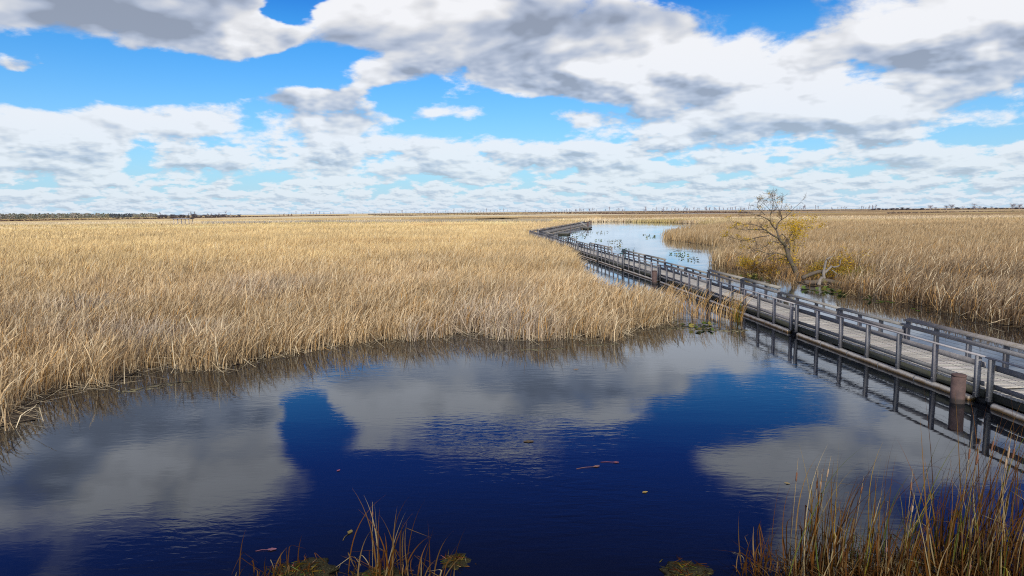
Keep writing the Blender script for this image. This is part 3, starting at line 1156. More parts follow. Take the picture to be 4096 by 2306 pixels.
LIMBS = [  # path, depth at start/end (m), thickness at start/end (units)
    ([(1195, 1160), (1165, 1040), (1112, 940), (1072, 870), (1060, 800), (1040, 740), (1010, 705), (960, 650), (940, 625)], 0, -0.1, 52, 20),
    ([(940, 627), (860, 590), (780, 545), (740, 520), (690, 520), (560, 515), (460, 520), (370, 498)], -0.1, -1.0, 17, 3),
    ([(740, 520), (700, 482), (600, 452), (480, 450), (390, 415)], -0.3, 0.7, 8, 2.5),
    ([(940, 625), (930, 560), (915, 518), (880, 485), (852, 448), (840, 410), (770, 370), (700, 345), (640, 335), (550, 345)], -0.1, 0.5, 17, 2.5),
    ([(840, 410), (830, 340), (836, 270), (840, 200), (822, 135)], 0.1, -0.5, 8, 2),
    ([(915, 510), (942, 450), (985, 400), (1000, 370), (977, 310), (970, 270), (950, 215), (930, 150)], 0, 0.8, 12, 2),
    ([(985, 400), (1040, 345), (1090, 270), (1150, 195)], 0.2, -0.8, 6, 2),
    ([(772, 338), (700, 290), (650, 240), (625, 180)], 0.1, -0.7, 5, 2),
    ([(832, 290), (790, 225), (745, 170)], -0.1, 0.5, 4, 1.6),
    ([(838, 230), (880, 180), (900, 130)], -0.2, 0.4, 4, 1.6),
    ([(970, 290), (1010, 230), (1030, 160)], 0.4, 0.9, 4, 1.6),
    ([(815, 596), (720, 610), (650, 630), (560, 660), (480, 650), (360, 612)], -0.2, 0.9, 9, 2.5),
    ([(948, 690), (880, 670), (800, 690), (740, 722), (650, 745), (570, 750)], 0, -1.3, 9, 2.5),
    ([(965, 715), (1000, 710), (960, 690)], 0, -0.2, 6, 3),
    ([(1055, 868), (1010, 840), (930, 820), (870, 810), (800, 840), (740, 872), (650, 940), (575, 992)], 0, -1.5, 13, 2.5),
    ([(870, 810), (800, 820), (740, 800), (690, 782), (600, 812), (515, 820)], -0.5, 0.6, 8, 2),
    ([(1100, 922), (1060, 905), (1000, 890), (940, 900), (850, 912)], 0, 1.0, 8, 2),
    ([(1155, 960), (1132, 920), (1112, 855), (1118, 780), (1116, 720), (1098, 655)], 0.1, 0.7, 24, 7),
    ([(950, 618), (1005, 583), (1060, 630), (1082, 660), (1040, 702)], 0, 0.6, 9, 5),
    ([(1116, 720), (1130, 660), (1150, 600), (1170, 540)], 0.6, 1.2, 7, 2),
    ([(1116, 770), (1070, 755), (1035, 735)], 0.4, 0.1, 8, 6),
    ([(1115, 800), (1150, 745), (1165, 700)], 0.5, 1.1, 7, 2.5),
    ([(1225, 815), (1243, 700), (1226, 672), (1160, 656)], 1.4, 1.8, 9, 4),
    ([(1235, 670), (1290, 600), (1340, 532), (1420, 510)], 1.6, 2.2, 5, 2),
    ([(1110, 985), (1060, 1000), (960, 990), (900, 1040)], -0.1, -0.8, 6, 2),
]
t = empty('willow_tree', (24.55, 58.6, 0.02))
tag(t, 'leaning half bare willow with last yellow leaves on the right bank', 'tree')
mb, tw, lf = MB(), MB(), MB()
rr = random.Random(3)


def refine(p, k=3):
    r = []
    for i in range(len(p) - 1):
        p0, p1, p2, p3 = p[max(i - 1, 0)], p[i], p[i + 1], p[min(i + 2, len(p) - 1)]
        for j in range(k):
            u = j / k
            r.append(0.5 * ((2 * p1) + (p2 - p0) * u + (2 * p0 - 5 * p1 + 4 * p2 - p3) * u * u + (3 * p1 - p0 - 3 * p2 + p3) * u ** 3))
    r.append(p[-1])
    return r


YEL = [(0.72, 0.46, 0.02), (0.62, 0.38, 0.02), (0.66, 0.48, 0.05), (0.50, 0.34, 0.04)]


def leaves(mb, c, spread, n, size, cols=YEL, droop=0.3):
    for _ in range(n):
        p = c + Vector((rr.gauss(0, spread), rr.gauss(0, spread), rr.gauss(0, spread * 0.7)))
        u = Vector((rr.uniform(-1, 1), rr.uniform(-1, 1), rr.uniform(-1, 0.3))).normalized() * size * rr.uniform(0.6, 1.4)
        v = u.cross(Vector((rr.uniform(-1, 1), rr.uniform(-1, 1), rr.uniform(-1, 1)))).normalized() * size * 0.45
        k = rr.uniform(0.6, 1.2)
        b = rr.choice(cols)
        mb.card(p, u, v, tuple(x * k for x in b))


def twig(p, d, length, r0, depth):
    r0 = max(r0, 0.008)
    pts, rad = [p], [r0]
    q, dd = p.copy(), d.copy()
    n = 5
    for i in range(n):
        dd = (dd + Vector((rr.gauss(0, 0.22), rr.gauss(0, 0.22), rr.gauss(0.02, 0.20)))).normalized()
        q = q + dd * (length / n)
        pts.append(q.copy())
        rad.append(r0 * (1 - 0.75 * (i + 1) / n))
        if depth > 0 and rr.random() < 0.9:
            e = (dd + Vector((rr.gauss(0, 0.6), rr.gauss(0, 0.6), rr.gauss(0, 0.5)))).normalized()
            twig(q.copy(), e, length * rr.uniform(0.4, 0.7), max(r0 * 0.6, 0.007), depth - 1)
    tw.tube(pts, rad, 4, (0.115, 0.088, 0.068), False)
    return q


tips = []
for pts, da, db, w0, w1 in LIMBS:
    p = refine(limb(pts, da, db, 0.10), 3)
    n = len(p)
    rad = [(w0 + (w1 - w0) * (i / (n - 1)) ** 0.8) * TS * 0.70 + 0.004 for i in range(n)]
    if w0 > 40:
        rad[0] *= 1.5
        rad[1] *= 1.2
    mb.tube(p, rad, 10 if w0 > 15 else 6)
    if w0 < 20:
        for i in range(n // 4, n):
            if rr.random() < (0.62 if i > n * 0.5 else 0.35):
                d = (p[min(i + 1, n - 1)] - p[i - 1]).normalized()
                e = (d * 0.7 + Vector((rr.gauss(0, 0.55), rr.gauss(0, 0.6), rr.gauss(0.1, 0.5)))).normalized()
                tip = twig(p[i], e, rr.uniform(0.35, 0.85), max(0.006, rad[i] * 0.4), 2)
                tips.append(tip)
        tips.append(twig(p[-1], (p[-1] - p[-3]).normalized(), 0.6, 0.009, 2))
mb.build('trunk', M_bark, t, True)
tw.build('twigs', M_twig, t)
for tp in tips:
    zrel, xrel = tp.z, tp.x
    dens = 0.75 if xrel < -4.6 else (0.22 if zrel > 5.6 else (0.45 if xrel > -0.9 else 0.30))
    if rr.random() < dens:
        leaves(lf, tp, 0.13, rr.randint(12, 28), 0.085)
for px, py, n, sp in ((1180, 470, 460, 0.46), (1220, 570, 380, 0.44), (1090, 480, 180, 0.42), (1300, 450, 120, 0.5), (1060, 700, 110, 0.5), (1180, 730, 130, 0.45), (1400, 390, 60, 0.25), (1130, 920, 260, 0.34), (1150, 800, 90, 0.3),
                      (1000, 480, 60, 0.3), (330, 570, 60, 0.22), (620, 660, 70, 0.25), (850, 520, 60, 0.25), (1540, 470, 70, 0.25), (1010, 900, 90, 0.3)):
    leaves(lf, Vector(((px - TB[0]) * TS, rr.uniform(0.2, 1.4), (TB[1] - py) * TS)), sp, n, 0.095)
lf.build('foliage', M_leaf, t)


# shrubs with yellow leaves round the willow
def shrub(loc, hgt, wid, n, cols, label, group=None):
    t = empty('shrub', loc)
    tag(t, label, 'shrub', group)
    global tw
    tw = MB()
    lf = MB()
    for k in range(int(9 + wid * 4)):
        b = Vector((rr.gauss(0, wid * 0.18), rr.gauss(0, wid * 0.18), 0))
        d = Vector((rr.gauss(0, 0.35), rr.gauss(0, 0.35), 1)).normalized()
        tip = twig(b, d, hgt * rr.uniform(0.6, 1.0), 0.012, 1)
        for f in (0.45, 0.7, 0.95):
            leaves(lf, b.lerp(tip, f), wid * 0.14, max(3, int(n / 22)), 0.085, cols)
    tw.build('stems', M_twig, t)
    lf.build('foliage', M_leaf, t)


ORA = [(0.42, 0.22, 0.03), (0.46, 0.30, 0.03), (0.32, 0.17, 0.035), (0.25, 0.14, 0.04)]
OLV = [(0.30, 0.27, 0.05), (0.36, 0.27, 0.05), (0.24, 0.22, 0.05), (0.38, 0.22, 0.05)]
shrub((22.9, 66.5, 0), 1.5, 1.5, 420, YEL, 'low yellow shrub at the water edge left of the willow, nearest the lake')
shrub((22.8, 63.0, 0), 1.3, 1.6, 400, ORA, 'low orange brown shrub between the yellow shrub and the willow')
shrub((23.2, 60.0, 0), 1.2, 1.5, 320, ORA, 'rusty shrub hugging the water just left of the willow trunk')
shrub((25.7, 57.0, 0), 1.7, 1.5, 560, OLV + YEL[:1], 'olive shrub just right of the willow trunk')
shrub((27.6, 56.8, 0), 2.7, 2.3, 1000, YEL + ORA, 'tall yellow orange shrub behind the fallen trunk')
shrub((27.2, 52.3, 0), 1.7, 2.4, 700, OLV, 'rounded olive green shrub right of the fallen trunk')

# fallen tree below the willow
FS = 54.0 / 2731 * 0.3172
t = empty('fallen_trunk', (24.2, 53.8, 0.05))
tag(t, 'dead fallen trunk with upright broken limbs lying in the water below the willow', 'fallen tree')


def flimb(pts, d0, d1, w0, w1, nm, mat):
    n = len(pts)
    v = [Vector(((a - 1330) * FS, d0 + (d1 - d0) * i / (n - 1), (1265 - b) * FS)) for i, (a, b) in enumerate(pts)]
    v = refine(v, 3)
    m = len(v)
    mb = MB()
    mb.tube(v, [(w0 + (w1 - w0) * i / (m - 1)) * FS * 0.5 * (1 + 0.08 * math.sin(i * 2.3)) for i in range(m)], 10)
    mb.build(nm, mat, t, True)


flimb([(1140, 1240), (1250, 1235), (1380, 1215), (1480, 1232), (1600, 1258), (1720, 1255), (1760, 1290), (1785, 1310)], -0.4, -1.6, 55, 60, 'log', M_bark)
flimb([(1160, 1200), (1260, 1150), (1360, 1115), (1400, 1120)], 0.4, 0.1, 50, 42, 'log', M_bark)
flimb([(1395, 1215), (1392, 1130), (1415, 1050), (1440, 975), (1480, 945), (1535, 928)], -0.3, 0.4, 46, 12, 'limb', M_dead)
flimb([(1410, 1135), (1490, 1070), (1520, 1050), (1560, 1062), (1640, 1045), (1660, 975), (1695, 962)], 0, 0.8, 34, 10, 'limb', M_dead)
flimb([(1520, 1095), (1570, 1130), (1600, 1160), (1560, 1195)], 0.2, 0.2, 14, 20, 'limb', M_dead)
flimb([(1285, 1270), (1310, 1220), (1350, 1180)], -0.9, -0.5, 52, 40, 'stump', M_dead)

# ------------------------------------------------------------------ lily pads
def pad_mesh(k):
    """one water-lily leaf on its stalk, tilted and raised a little out of the water"""
    mb = MB()
    r = random.Random(k)
    n = 9
    cx, cy, cz = 0.0, 0.0, (0.02 if k < 3 else r.uniform(0.08, 0.24))
    tilt, az = (0.04 if k < 3 else r.uniform(0.4, 1.15)), r.uniform(0, 6.28)
    a, b = Vector((math.cos(az), math.sin(az), 0)), Vector((-math.sin(az), math.cos(az), 0))
    b = b * math.cos(tilt) + Vector((0, 0, 1)) * math.sin(tilt)
    c = Vector((cx, cy, cz))
    g = r.choice([(0.085, 0.125, 0.030), (0.055, 0.085, 0.024), (0.20, 0.17, 0.045), (0.065, 0.075, 0.028)])
    ring = []
    for i in range(n):
        th = 0.35 + (2 * math.pi - 0.7) * i / (n - 1)
        ring.append(tuple(c + (a * math.cos(th) * 0.17 + b * math.sin(th) * 0.13)))
    mb._add([tuple(c - Vector((0, 0, 0.012)))] + ring, [], [(0, i, i + 1) for i in range(1, n)], g)
    mb.tube([(0, 0, -0.06), tuple(c)], 0.006, 4, (0.10, 0.10, 0.03), False)
    return mb


PADS = []
for k in range(8):
    ob = pad_mesh(k).build('lily_pad', M_pad)
    PADS.append(ob.data)
    bpy.data.objects.remove(ob)
PATCH = [  # corner points, number, label, flat share, scale
    ([(16.0, 196), (28.5, 193), (25.6, 175), (14.3, 177)], 34, 'small dark lily pad in the long thin drift by the far docks', 0.2, 1.5),
    ([(13.9, 171), (20.0, 170), (17.4, 149), (12.5, 150)], 30, 'small lily pad scattered below the far boardwalk leg', 0.2, 1.4),
    ([(17.1, 140), (19.4, 139.5), (17.9, 130), (15.8, 130)], 12, 'dark lily pad in the loose drift behind the boardwalk railing', 0.2, 1.3),
    ([(19.0, 138), (22.4, 137), (17.6, 107), (15.2, 107)], 40, 'upright lily leaf in the dense cluster behind the tall railing', 0.15, 1.3),
    ([(16.3, 106), (19.1, 105.5), (18.1, 100.5), (15.5, 101)], 14, 'lily leaf at the near end of the drift above the green bench', 0.15, 1.3),
    ([(32.0, 168), (34.6, 162), (30.4, 144.5), (28.3, 145)], 24, 'lily leaf gathered at the tip of the far reed point', 0.15, 1.3),
    ([(21.5, 93), (24.6, 92), (21.4, 77), (19.9, 76.5)], 30, 'lily leaf standing in the water beside the right bank corner', 0.1, 1.25),
    ([(20.0, 63.8), (22.2, 62.6), (21.8, 56.7), (19.8, 58.5)], 24, 'green lily leaf in the shade below the yellow shrubs', 0.4, 1.2),
    ([(21.7, 51.6), (23.4, 50.6), (23.4, 47.1), (22.2, 44.7), (20.9, 48.6)], 40, 'green lily pad floating in front of the fallen trunk', 0.5, 1.2),
    ([(22.9, 45.4), (24.2, 44.0), (24.1, 38.6), (23.0, 39.6)], 18, 'flat pale lily pad along the foot of the right reed bank', 0.9, 1.2),
    ([(8.2, 35.2), (10.0, 35.9), (11.3, 35.0), (10.2, 32.2), (8.4, 32.9)], 32, 'lily leaf round the tip of the golden reed point', 0.5, 1.0),
]
for pts, n, label, flat, sc in PATCH:
    xs, ys = [p[0] for p in pts], [p[1] for p in pts]
    k = 0
    tries = 0
    while k < n and tries < 4000:
        tries += 1
        x, y = rr.uniform(min(xs), max(xs)), rr.uniform(min(ys), max(ys))
        if not inside(pts, np.array([x]), np.array([y]))[0]:
            continue
        if vn(np.array([x]), np.array([y]), 1.2 if y < 100 else 3.0, 70)[0] < 0.42:
            continue
        me = PADS[rr.randrange(3)] if rr.random() < flat else PADS[rr.randrange(3, 8)]
        o = bpy.data.objects.new('lily_pad', me)
        o.location = (x, y, 0.0)
        o.rotation_euler = (0, 0, rr.uniform(0, 6.28))
        s = sc * (0.72 if y > 90 else 0.85) * rr.uniform(0.65, 1.15)
        o.scale = (s, s, s)
        COL.objects.link(o)
        tag(o, label, 'lily pad', label.replace('lily pad', 'lily pads').replace('lily leaf', 'lily leaves'))
        k += 1

# ------------------------------------------------------------------ foreground cattails
def cat_leaf(mb, x, y, h, w, lx, ly, bend, col, seed=0, bent=None):
    """one long leaf: ribbon that rises, leans and droops at the tip"""
    n = 11
    r = random.Random(seed)
    az = r.uniform(-0.6, 0.6)
    pts = []
    for i in range(n):
        s = i / (n - 1)
        px = x + h * (lx * s + bend[0] * s ** 2.6)
        py = y + h * (ly * s + bend[1] * s ** 2.6)
        pz = h * (s - 0.42 * math.hypot(*bend) * s ** 3)
        if bent and s > bent[0]:
            k = s - bent[0]
            b0 = bent[0]
            px = x + h * (lx * b0 + bend[0] * b0 ** 2.6 + bent[1] * k)
            py = y + h * (ly * b0 + bend[1] * b0 ** 2.6 + bent[2] * k)
            pz = h * (b0 - 0.42 * math.hypot(*bend) * b0 ** 3 + bent[3] * k)
        pts.append(Vector((px, py, pz - 0.03)))
    vs, cs = [], []
    for i, p in enumerate(pts):
        s = i / (n - 1)
        ww = w * (0.6 + 0.5 * min(1, s * 4)) * (1 - s ** 2.2) + 0.0015
        tw_ = az + 0.9 * s
        sd = Vector((math.cos(tw_), math.sin(tw_), 0)) * ww / 2
        vs += [tuple(p - sd), tuple(p + sd)]
        f = 0.85 + 0.35 * s
        cs += [tuple(c * f for c in col)] * 2
    b = len(mb.v)
    mb.v.extend(vs)
    mb.c.extend(cs)
    mb.q.extend([(b + 2 * i, b + 2 * i + 1, b + 2 * i + 3, b + 2 * i + 2) for i in range(n - 1)])


CATC = [(0.12, 0.052, 0.016), (0.075, 0.032, 0.012), (0.18, 0.112, 0.046), (0.30, 0.235, 0.125), (0.13, 0.052, 0.009), (0.055, 0.027, 0.013), (0.14, 0.075, 0.022), (0.08, 0.036, 0.013), (0.10, 0.042, 0.011)]  # dim light over the foreground is put into these dark browns
GRN = [(0.11, 0.12, 0.022), (0.24, 0.19, 0.03), (0.07, 0.09, 0.02), (0.27, 0.17, 0.02)]


def cattail(loc, n, hmax, spread, lean, label, seed, green=0.1, heads=2, mat_n=0):
    r = random.Random(seed)
    t = empty('cattail_clump', loc)
    tag(t, label, 'cattails')
    mb = MB()
    for k in range(n):
        x, y = r.gauss(0, spread), r.gauss(0, spread * 0.7)
        h = hmax * (r.uniform(0.30, 1.0) ** 0.8)
        col = r.choice(GRN) if r.random() < green else r.choice(CATC)
        f = r.uniform(0.6, 1.15)
        bent = (r.uniform(0.3, 0.7), r.uniform(-0.9, 0.9), r.uniform(-0.6, 0.6), r.uniform(-0.9, 0.15)) if r.random() < 0.28 else None
        cat_leaf(mb, x, y, h, r.uniform(0.013, 0.024), lean[0] + r.gauss(0, 0.13), lean[1] + r.gauss(0, 0.12),
                 (r.gauss(0.10, 0.14), r.gauss(0, 0.12)), tuple(c * f for c in col), r.random(), bent)
    for k in range(int(mat_n * 2.2)):                       # matted dead leaves at the foot
        x, y = r.gauss(0, spread * 1.3), r.gauss(0, spread * 0.9)
        f = r.uniform(0.5, 1.1)
        col = r.choice(CATC)
        cat_leaf(mb, x, y, r.uniform(0.35, 0.9), r.uniform(0.009, 0.016), r.gauss(0, 0.5), r.gauss(0, 0.4), (r.gauss(0, 0.6), r.gauss(0, 0.5)),
                 tuple(c * f for c in col), r.random(), (r.uniform(0.2, 0.6), r.uniform(-1, 1), r.uniform(-0.8, 0.8), r.uniform(-0.6, 0.1)))
    mb.build('leaves', M_reed, t)
    for k in range(heads):
        x, y, h = r.gauss(0, spread), r.gauss(0, spread * 0.6), hmax * r.uniform(0.6, 0.85)
        lx = lean[0] + r.gauss(0, 0.06)
        P = lambda z: (x + lx * z, y, z)
        mb = MB()
        mb.tube([P(0), P(h * 0.8), P(h)], [0.006, 0.005, 0.002], 5, (0.34, 0.25, 0.13))
        st = mb.build('flower_stem', M_reed, t)
        mb = MB()
        mb.tube([P(h * 0.80), P(h * 0.81), P(h * 0.87), P(h * 0.88)], [0.005, 0.014, 0.014, 0.004], 8, (0.42, 0.30, 0.20) if k % 2 else (0.22, 0.11, 0.07))
        mb.build('seed_head', M_reed, st, True)


cattail((-2.15, 10.55, 0), 27, 1.75, 0.26, (0.03, 0.02), 'sparse pale cattail clump at the bottom middle of the dark pool', 1, 0.02, 1, 16)
cattail((-1.55, 10.55, 0), 14, 1.1, 0.24, (0.18, 0.0), 'short arching cattail tuft right of the sparse middle clump', 2, 0.0, 0, 6)
cattail((-3.85, 10.6, 0), 18, 0.85, 0.34, (0.05, 0.0), 'few short cattail blades growing from the left debris mound', 3, 0.02, 0, 22)
cattail((5.05, 10.6, 0), 100, 2.5, 0.36, (0.08, 0.05), 'dense brown cattail clump, leftmost of the big stand at bottom right', 4, 0.08, 4, 130)
cattail((4.0, 10.75, 0), 16, 0.95, 0.16, (0.02, 0.05), 'thin short cattail tuft on the left flank of the big stand', 5, 0.10, 0, 14)
cattail((6.10, 10.7, 0), 60, 2.35, 0.30, (0.10, 0.05), 'cattail clump with green and orange leaves in the middle of the stand', 6, 0.20, 3, 120)
cattail((7.35, 10.9, 0), 120, 2.95, 0.40, (0.10, 0.06), 'tallest rusty cattail clump close to the lower right corner', 7, 0.14, 5, 150)
cattail((8.55, 11.2, 0), 110, 3.15, 0.40, (0.06, 0.06), 'rusty cattail clump furthest right under the boardwalk reflection', 8, 0.10, 3, 110)
cattail((6.6, 9.9, 0), 45, 1.4, 0.6, (0.05, 0.05), 'low tangled cattail clump along the bottom edge before the tall ones', 9, 0.10, 1, 150)
cattail((5.5, 9.9, 0), 45, 1.2, 0.45, (0.05, 0.05), 'low tangled dark cattail clump at the foot of the leftmost dense one', 10, 0.06, 1, 120)
cattail((8.1, 10.0, 0), 80, 2.1, 0.5, (0.05, 0.05), 'low tangled cattail clump in the very corner of the stand', 11, 0.12, 1, 120)
cattail((12.05, 36.1, 0), 26, 2.2, 0.10, (0.10, 0.0), 'upright green cattail tuft standing in the water beside the boardwalk', 12, 0.75, 0, 4)


# debris mounds of rotting leaves
def mound(loc, rx, ry, hz, seed, label):
    r = random.Random(seed)
    t = empty('debris_mound', loc)
    tag(t, label, 'debris mound')
    bm = bmesh.new()
    bmesh.ops.create_icosphere(bm, subdivisions=4, radius=1.0)
    for v in bm.verts:
        n = vn(np.array([v.co.x * 2 + seed * 3]), np.array([v.co.y * 2 + v.co.z]), 0.5, 80)[0] + 0.5 * vn(np.array([v.co.x * 6]), np.array([v.co.y * 6]), 0.5, 81)[0]
        v.co = Vector((v.co.x * rx * (0.7 + 0.4 * n), v.co.y * ry * (0.7 + 0.4 * n), v.co.z * hz * (0.5 + 0.7 * n)))
    me = bpy.data.meshes.new('mat')
    bm.to_mesh(me)
    bm.free()
    for p in me.polygons:
        p.use_smooth = True
    me.materials.append(M_algae)
    o = bpy.data.objects.new('rotting_mat', me)
    COL.objects.link(o)
    o.parent = t
    mb = MB()
    for k in range(int(150 * rx)):
        x, y = r.gauss(0, rx * 0.42), r.gauss(0, ry * 0.42)
        z = hz * 1.05 * math.sqrt(max(0.0, 1 - (x / rx) ** 2 - (y / ry) ** 2)) + 0.005
        a = r.uniform(0, 6.28)
        L = r.uniform(0.05, 0.22)
        mb.beam((x, y, z), (x + L * math.cos(a), y + L * math.sin(a), z + r.uniform(-0.01, 0.04)), 0.010, 0.004, col=tuple(c * r.uniform(0.5, 1.1) for c in r.choice(CATC + GRN)))
    mb.build('straw', M_reed, t)['kind'] = 'stuff'


M_algae, _n = new_mat('rotting_leaves')
_p = objpos(_n)
_k = noise(_n, _p, 30.0, 6, 0.75)
_c = mix(_n, _k.lstep(0.35, 0.68), (0.008, 0.007, 0.005), (0.060, 0.054, 0.024))
_c = mix(_n, noise(_n, _p, 55.0, 3, 0.6).sstep(0.60, 0.72), _c, (0.13, 0.115, 0.06))
out(_n, principled(_n, _c, 0.9, _k, 1.0, 0.03, 0.1).outputs[0])
mound((-3.55, 10.75, -0.02), 0.55, 0.52, 0.12, 1, 'olive brown mound of rotting leaves left at the bottom of the pool')
mound((-2.2, 10.5, 0), 0.55, 0.4, 0.12, 2, 'mound of dead leaves at the foot of the sparse middle clump')
mound((2.85, 10.7, -0.02), 0.44, 0.46, 0.11, 3, 'olive debris mound at the bottom edge left of the big cattail stand')
mound((-1.05, 11.2, -0.03), 0.30, 0.28, 0.06, 4, 'small sunken debris lump just right of the sparse middle clump')


def flat_mat(loc, rx, ry, rz, label, seed, z=0.012):
    """thin floating film of algae or duckweed"""
    r = random.Random(seed)
    t = bpy.data.objects.new('algae_mat', None)
    n = 60
    mb = MB()
    ring = []
    for i in range(n):
        a = 2 * math.pi * i / n
        k = 0.6 + 0.55 * vn(np.array([math.cos(a) * 2 + seed * 5]), np.array([math.sin(a) * 2]), 0.5, 90)[0] + r.uniform(-0.06, 0.06)
        ring.append((rx * k * math.cos(a), ry * k * math.sin(a), z))
    low = [(x * 0.98, y * 0.98, -0.01) for x, y, _ in ring]
    mb._add([(0, 0, z)] + ring + low, [(1 + i, 1 + n + i, 1 + n + (i + 1) % n, 1 + (i + 1) % n) for i in range(n)], [(0, 1 + i, 1 + (i + 1) % n) for i in range(n)])
    o = mb.build('algae_mat', M_film)
    o.location = loc
    o.rotation_euler = (0, 0, rz)
    tag(o, label, 'algae')


M_film, _n = new_mat('algae_film')
_p = geopos(_n)
_k = noise(_n, _p, 9.0, 6, 0.7)
_c = mix(_n, _k.lstep(0.35, 0.65), (0.06, 0.055, 0.025), (0.22, 0.19, 0.10))
_pb = principled(_n, _c, 0.6, _k, 0.6, 0.02)
_tr = _n.nodes.new('ShaderNodeBsdfTransparent')
_ms = _n.nodes.new('ShaderNodeMixShader')
_n.links.new(noise(_n, _p, 4.5, 5, 0.7).sstep(0.46, 0.60).s, _ms.inputs[0])
_n.links.new(_tr.outputs[0], _ms.inputs[1])
_n.links.new(_pb.outputs[0], _ms.inputs[2])
out(_n, _ms.outputs[0])
flat_mat((-12.6, 23.4, 0), 1.25, 0.42, R(40), 'long pale streak of floating algae along the left reed edge', 1)
flat_mat((9.0, 34.4, 0), 1.9, 0.8, R(-8), 'green algae film around the lily leaves at the reed point', 2)
flat_mat((10.6, 33.6, 0), 1.3, 0.5, R(-10), 'grey algae film between the reed point and the boardwalk', 3)
flat_mat((1.2, 29.3, 0), 1.1, 0.25, R(5), 'thin algae streak in front of the middle reed edge', 4)
flat_mat((4.0, 30.2, 0), 0.9, 0.25, R(8), 'thin algae streak below the notch in the reed edge', 5)


# floating leaves and stems
def floating_leaf(loc, rz, L, col, label, stalk=0.0, curl=0.3):
    L, col = L * 0.8, tuple(c * 0.7 for c in col)
    mb = MB()
    n = 8
    vs = []
    for i in range(n):
        s = i / (n - 1)
        w = L * 0.28 * math.sin(math.pi * min(1, s * 0.92 + 0.06)) * (1 + 0.25 * math.sin(i * 2.4))
        x = (s - 0.5) * L
        vs += [(x, -w, 0.012 + 0.06 * curl * L), (x, 0, 0.010 + 0.02 * L * math.sin(6 * s)), (x, w, 0.012 + 0.12 * curl * L)]
    q = []
    for i in range(n - 1):
        q += [(3 * i, 3 * i + 1, 3 * i + 4, 3 * i + 3), (3 * i + 1, 3 * i + 2, 3 * i + 5, 3 * i + 4)]
    mb._add(vs, q, col=col)
    if stalk:
        mb.tube([(-L * 0.5, 0, 0.012), (-L * 0.5 - stalk * 0.5, 0.02, 0.012), (-L * 0.5 - stalk, 0.0, 0.006)], 0.006, 4, tuple(c * 0.8 for c in col))
    o = mb.build('floating_leaf', M_pad)
    o.location = loc
    o.rotation_euler = (0, 0, rz)
    tag(o, label, 'leaf')


PINK = (0.36, 0.20, 0.17)
floating_leaf((1.95, 15.5, 0), R(15), 0.20, PINK, 'pinkish dead leaf trailing a pale stalk, mid pool', 0.42)
floating_leaf((2.45, 15.75, 0), R(-5), 0.17, (0.38, 0.15, 0.15), 'small red dead leaf floating next to the stalked leaf', 0.3)
floating_leaf((2.8, 14.0, 0), R(20), 0.16, (0.50, 0.36, 0.12), 'tan yellow leaf floating alone in the dark blue water')
floating_leaf((6.0, 14.4, 0), R(-30), 0.15, (0.42, 0.32, 0.14), 'small tan leaf floating below the bright cloud reflection')
floating_leaf((-4.1, 15.4, 0), R(60), 0.13, (0.40, 0.14, 0.20), 'tiny red leaf floating in the left half of the pool')
floating_leaf((-3.1, 12.3, 0), R(80), 0.20, (0.28, 0.22, 0.08), 'olive dead leaf floating above the sparse middle clump', 0.25)
floating_leaf((-4.35, 11.65, 0), R(10), 0.20, (0.30, 0.14, 0.19), 'purple red leaf floating above the left debris mound', 0.2)
floating_leaf((2.4, 25.4, 0), R(10), 0.26, (0.44, 0.30, 0.18), 'tan leaf floating in the grey cloud reflection below the reeds')
floating_leaf((0.4, 17.3, 0), R(4), 0.36, (0.17, 0.13, 0.09), 'long brown scrap of rotten leaves floating mid pool', 0.0, 0.1)

t = bpy.data.objects.new
mb = MB()
mb.tube([(-0.9, -1.6, 0.02), (0.1, -0.1, 0.10), (0.9, 0.6, 0.04)], [0.02, 0.03, 0.012], 5, (0.10, 0.09, 0.08))
mb.tube([(0.1, -0.1, 0.10), (-0.5, 1.4, 0.22)], [0.022, 0.008], 5, (0.10, 0.09, 0.08))
o = mb.build('floating_branch', M_twig)
o.location = (24.0, 99.2, 0)
tag(o, 'forked thin branch floating on the lake beyond the boardwalk', 'branch')
mb = MB()
mb.tube([(-1.2, 0.5, 0.03), (0.2, 0.0, 0.06), (1.2, -0.2, 0.10), (0.4, -0.9, 0.04)], [0.01, 0.02, 0.02, 0.01], 5, (0.09, 0.08, 0.07))
o = mb.build('floating_branch', M_twig)
o.location = (25.8, 97.3, 0)
tag(o, 'thin looped branch floating right of the forked one on the lake', 'branch')


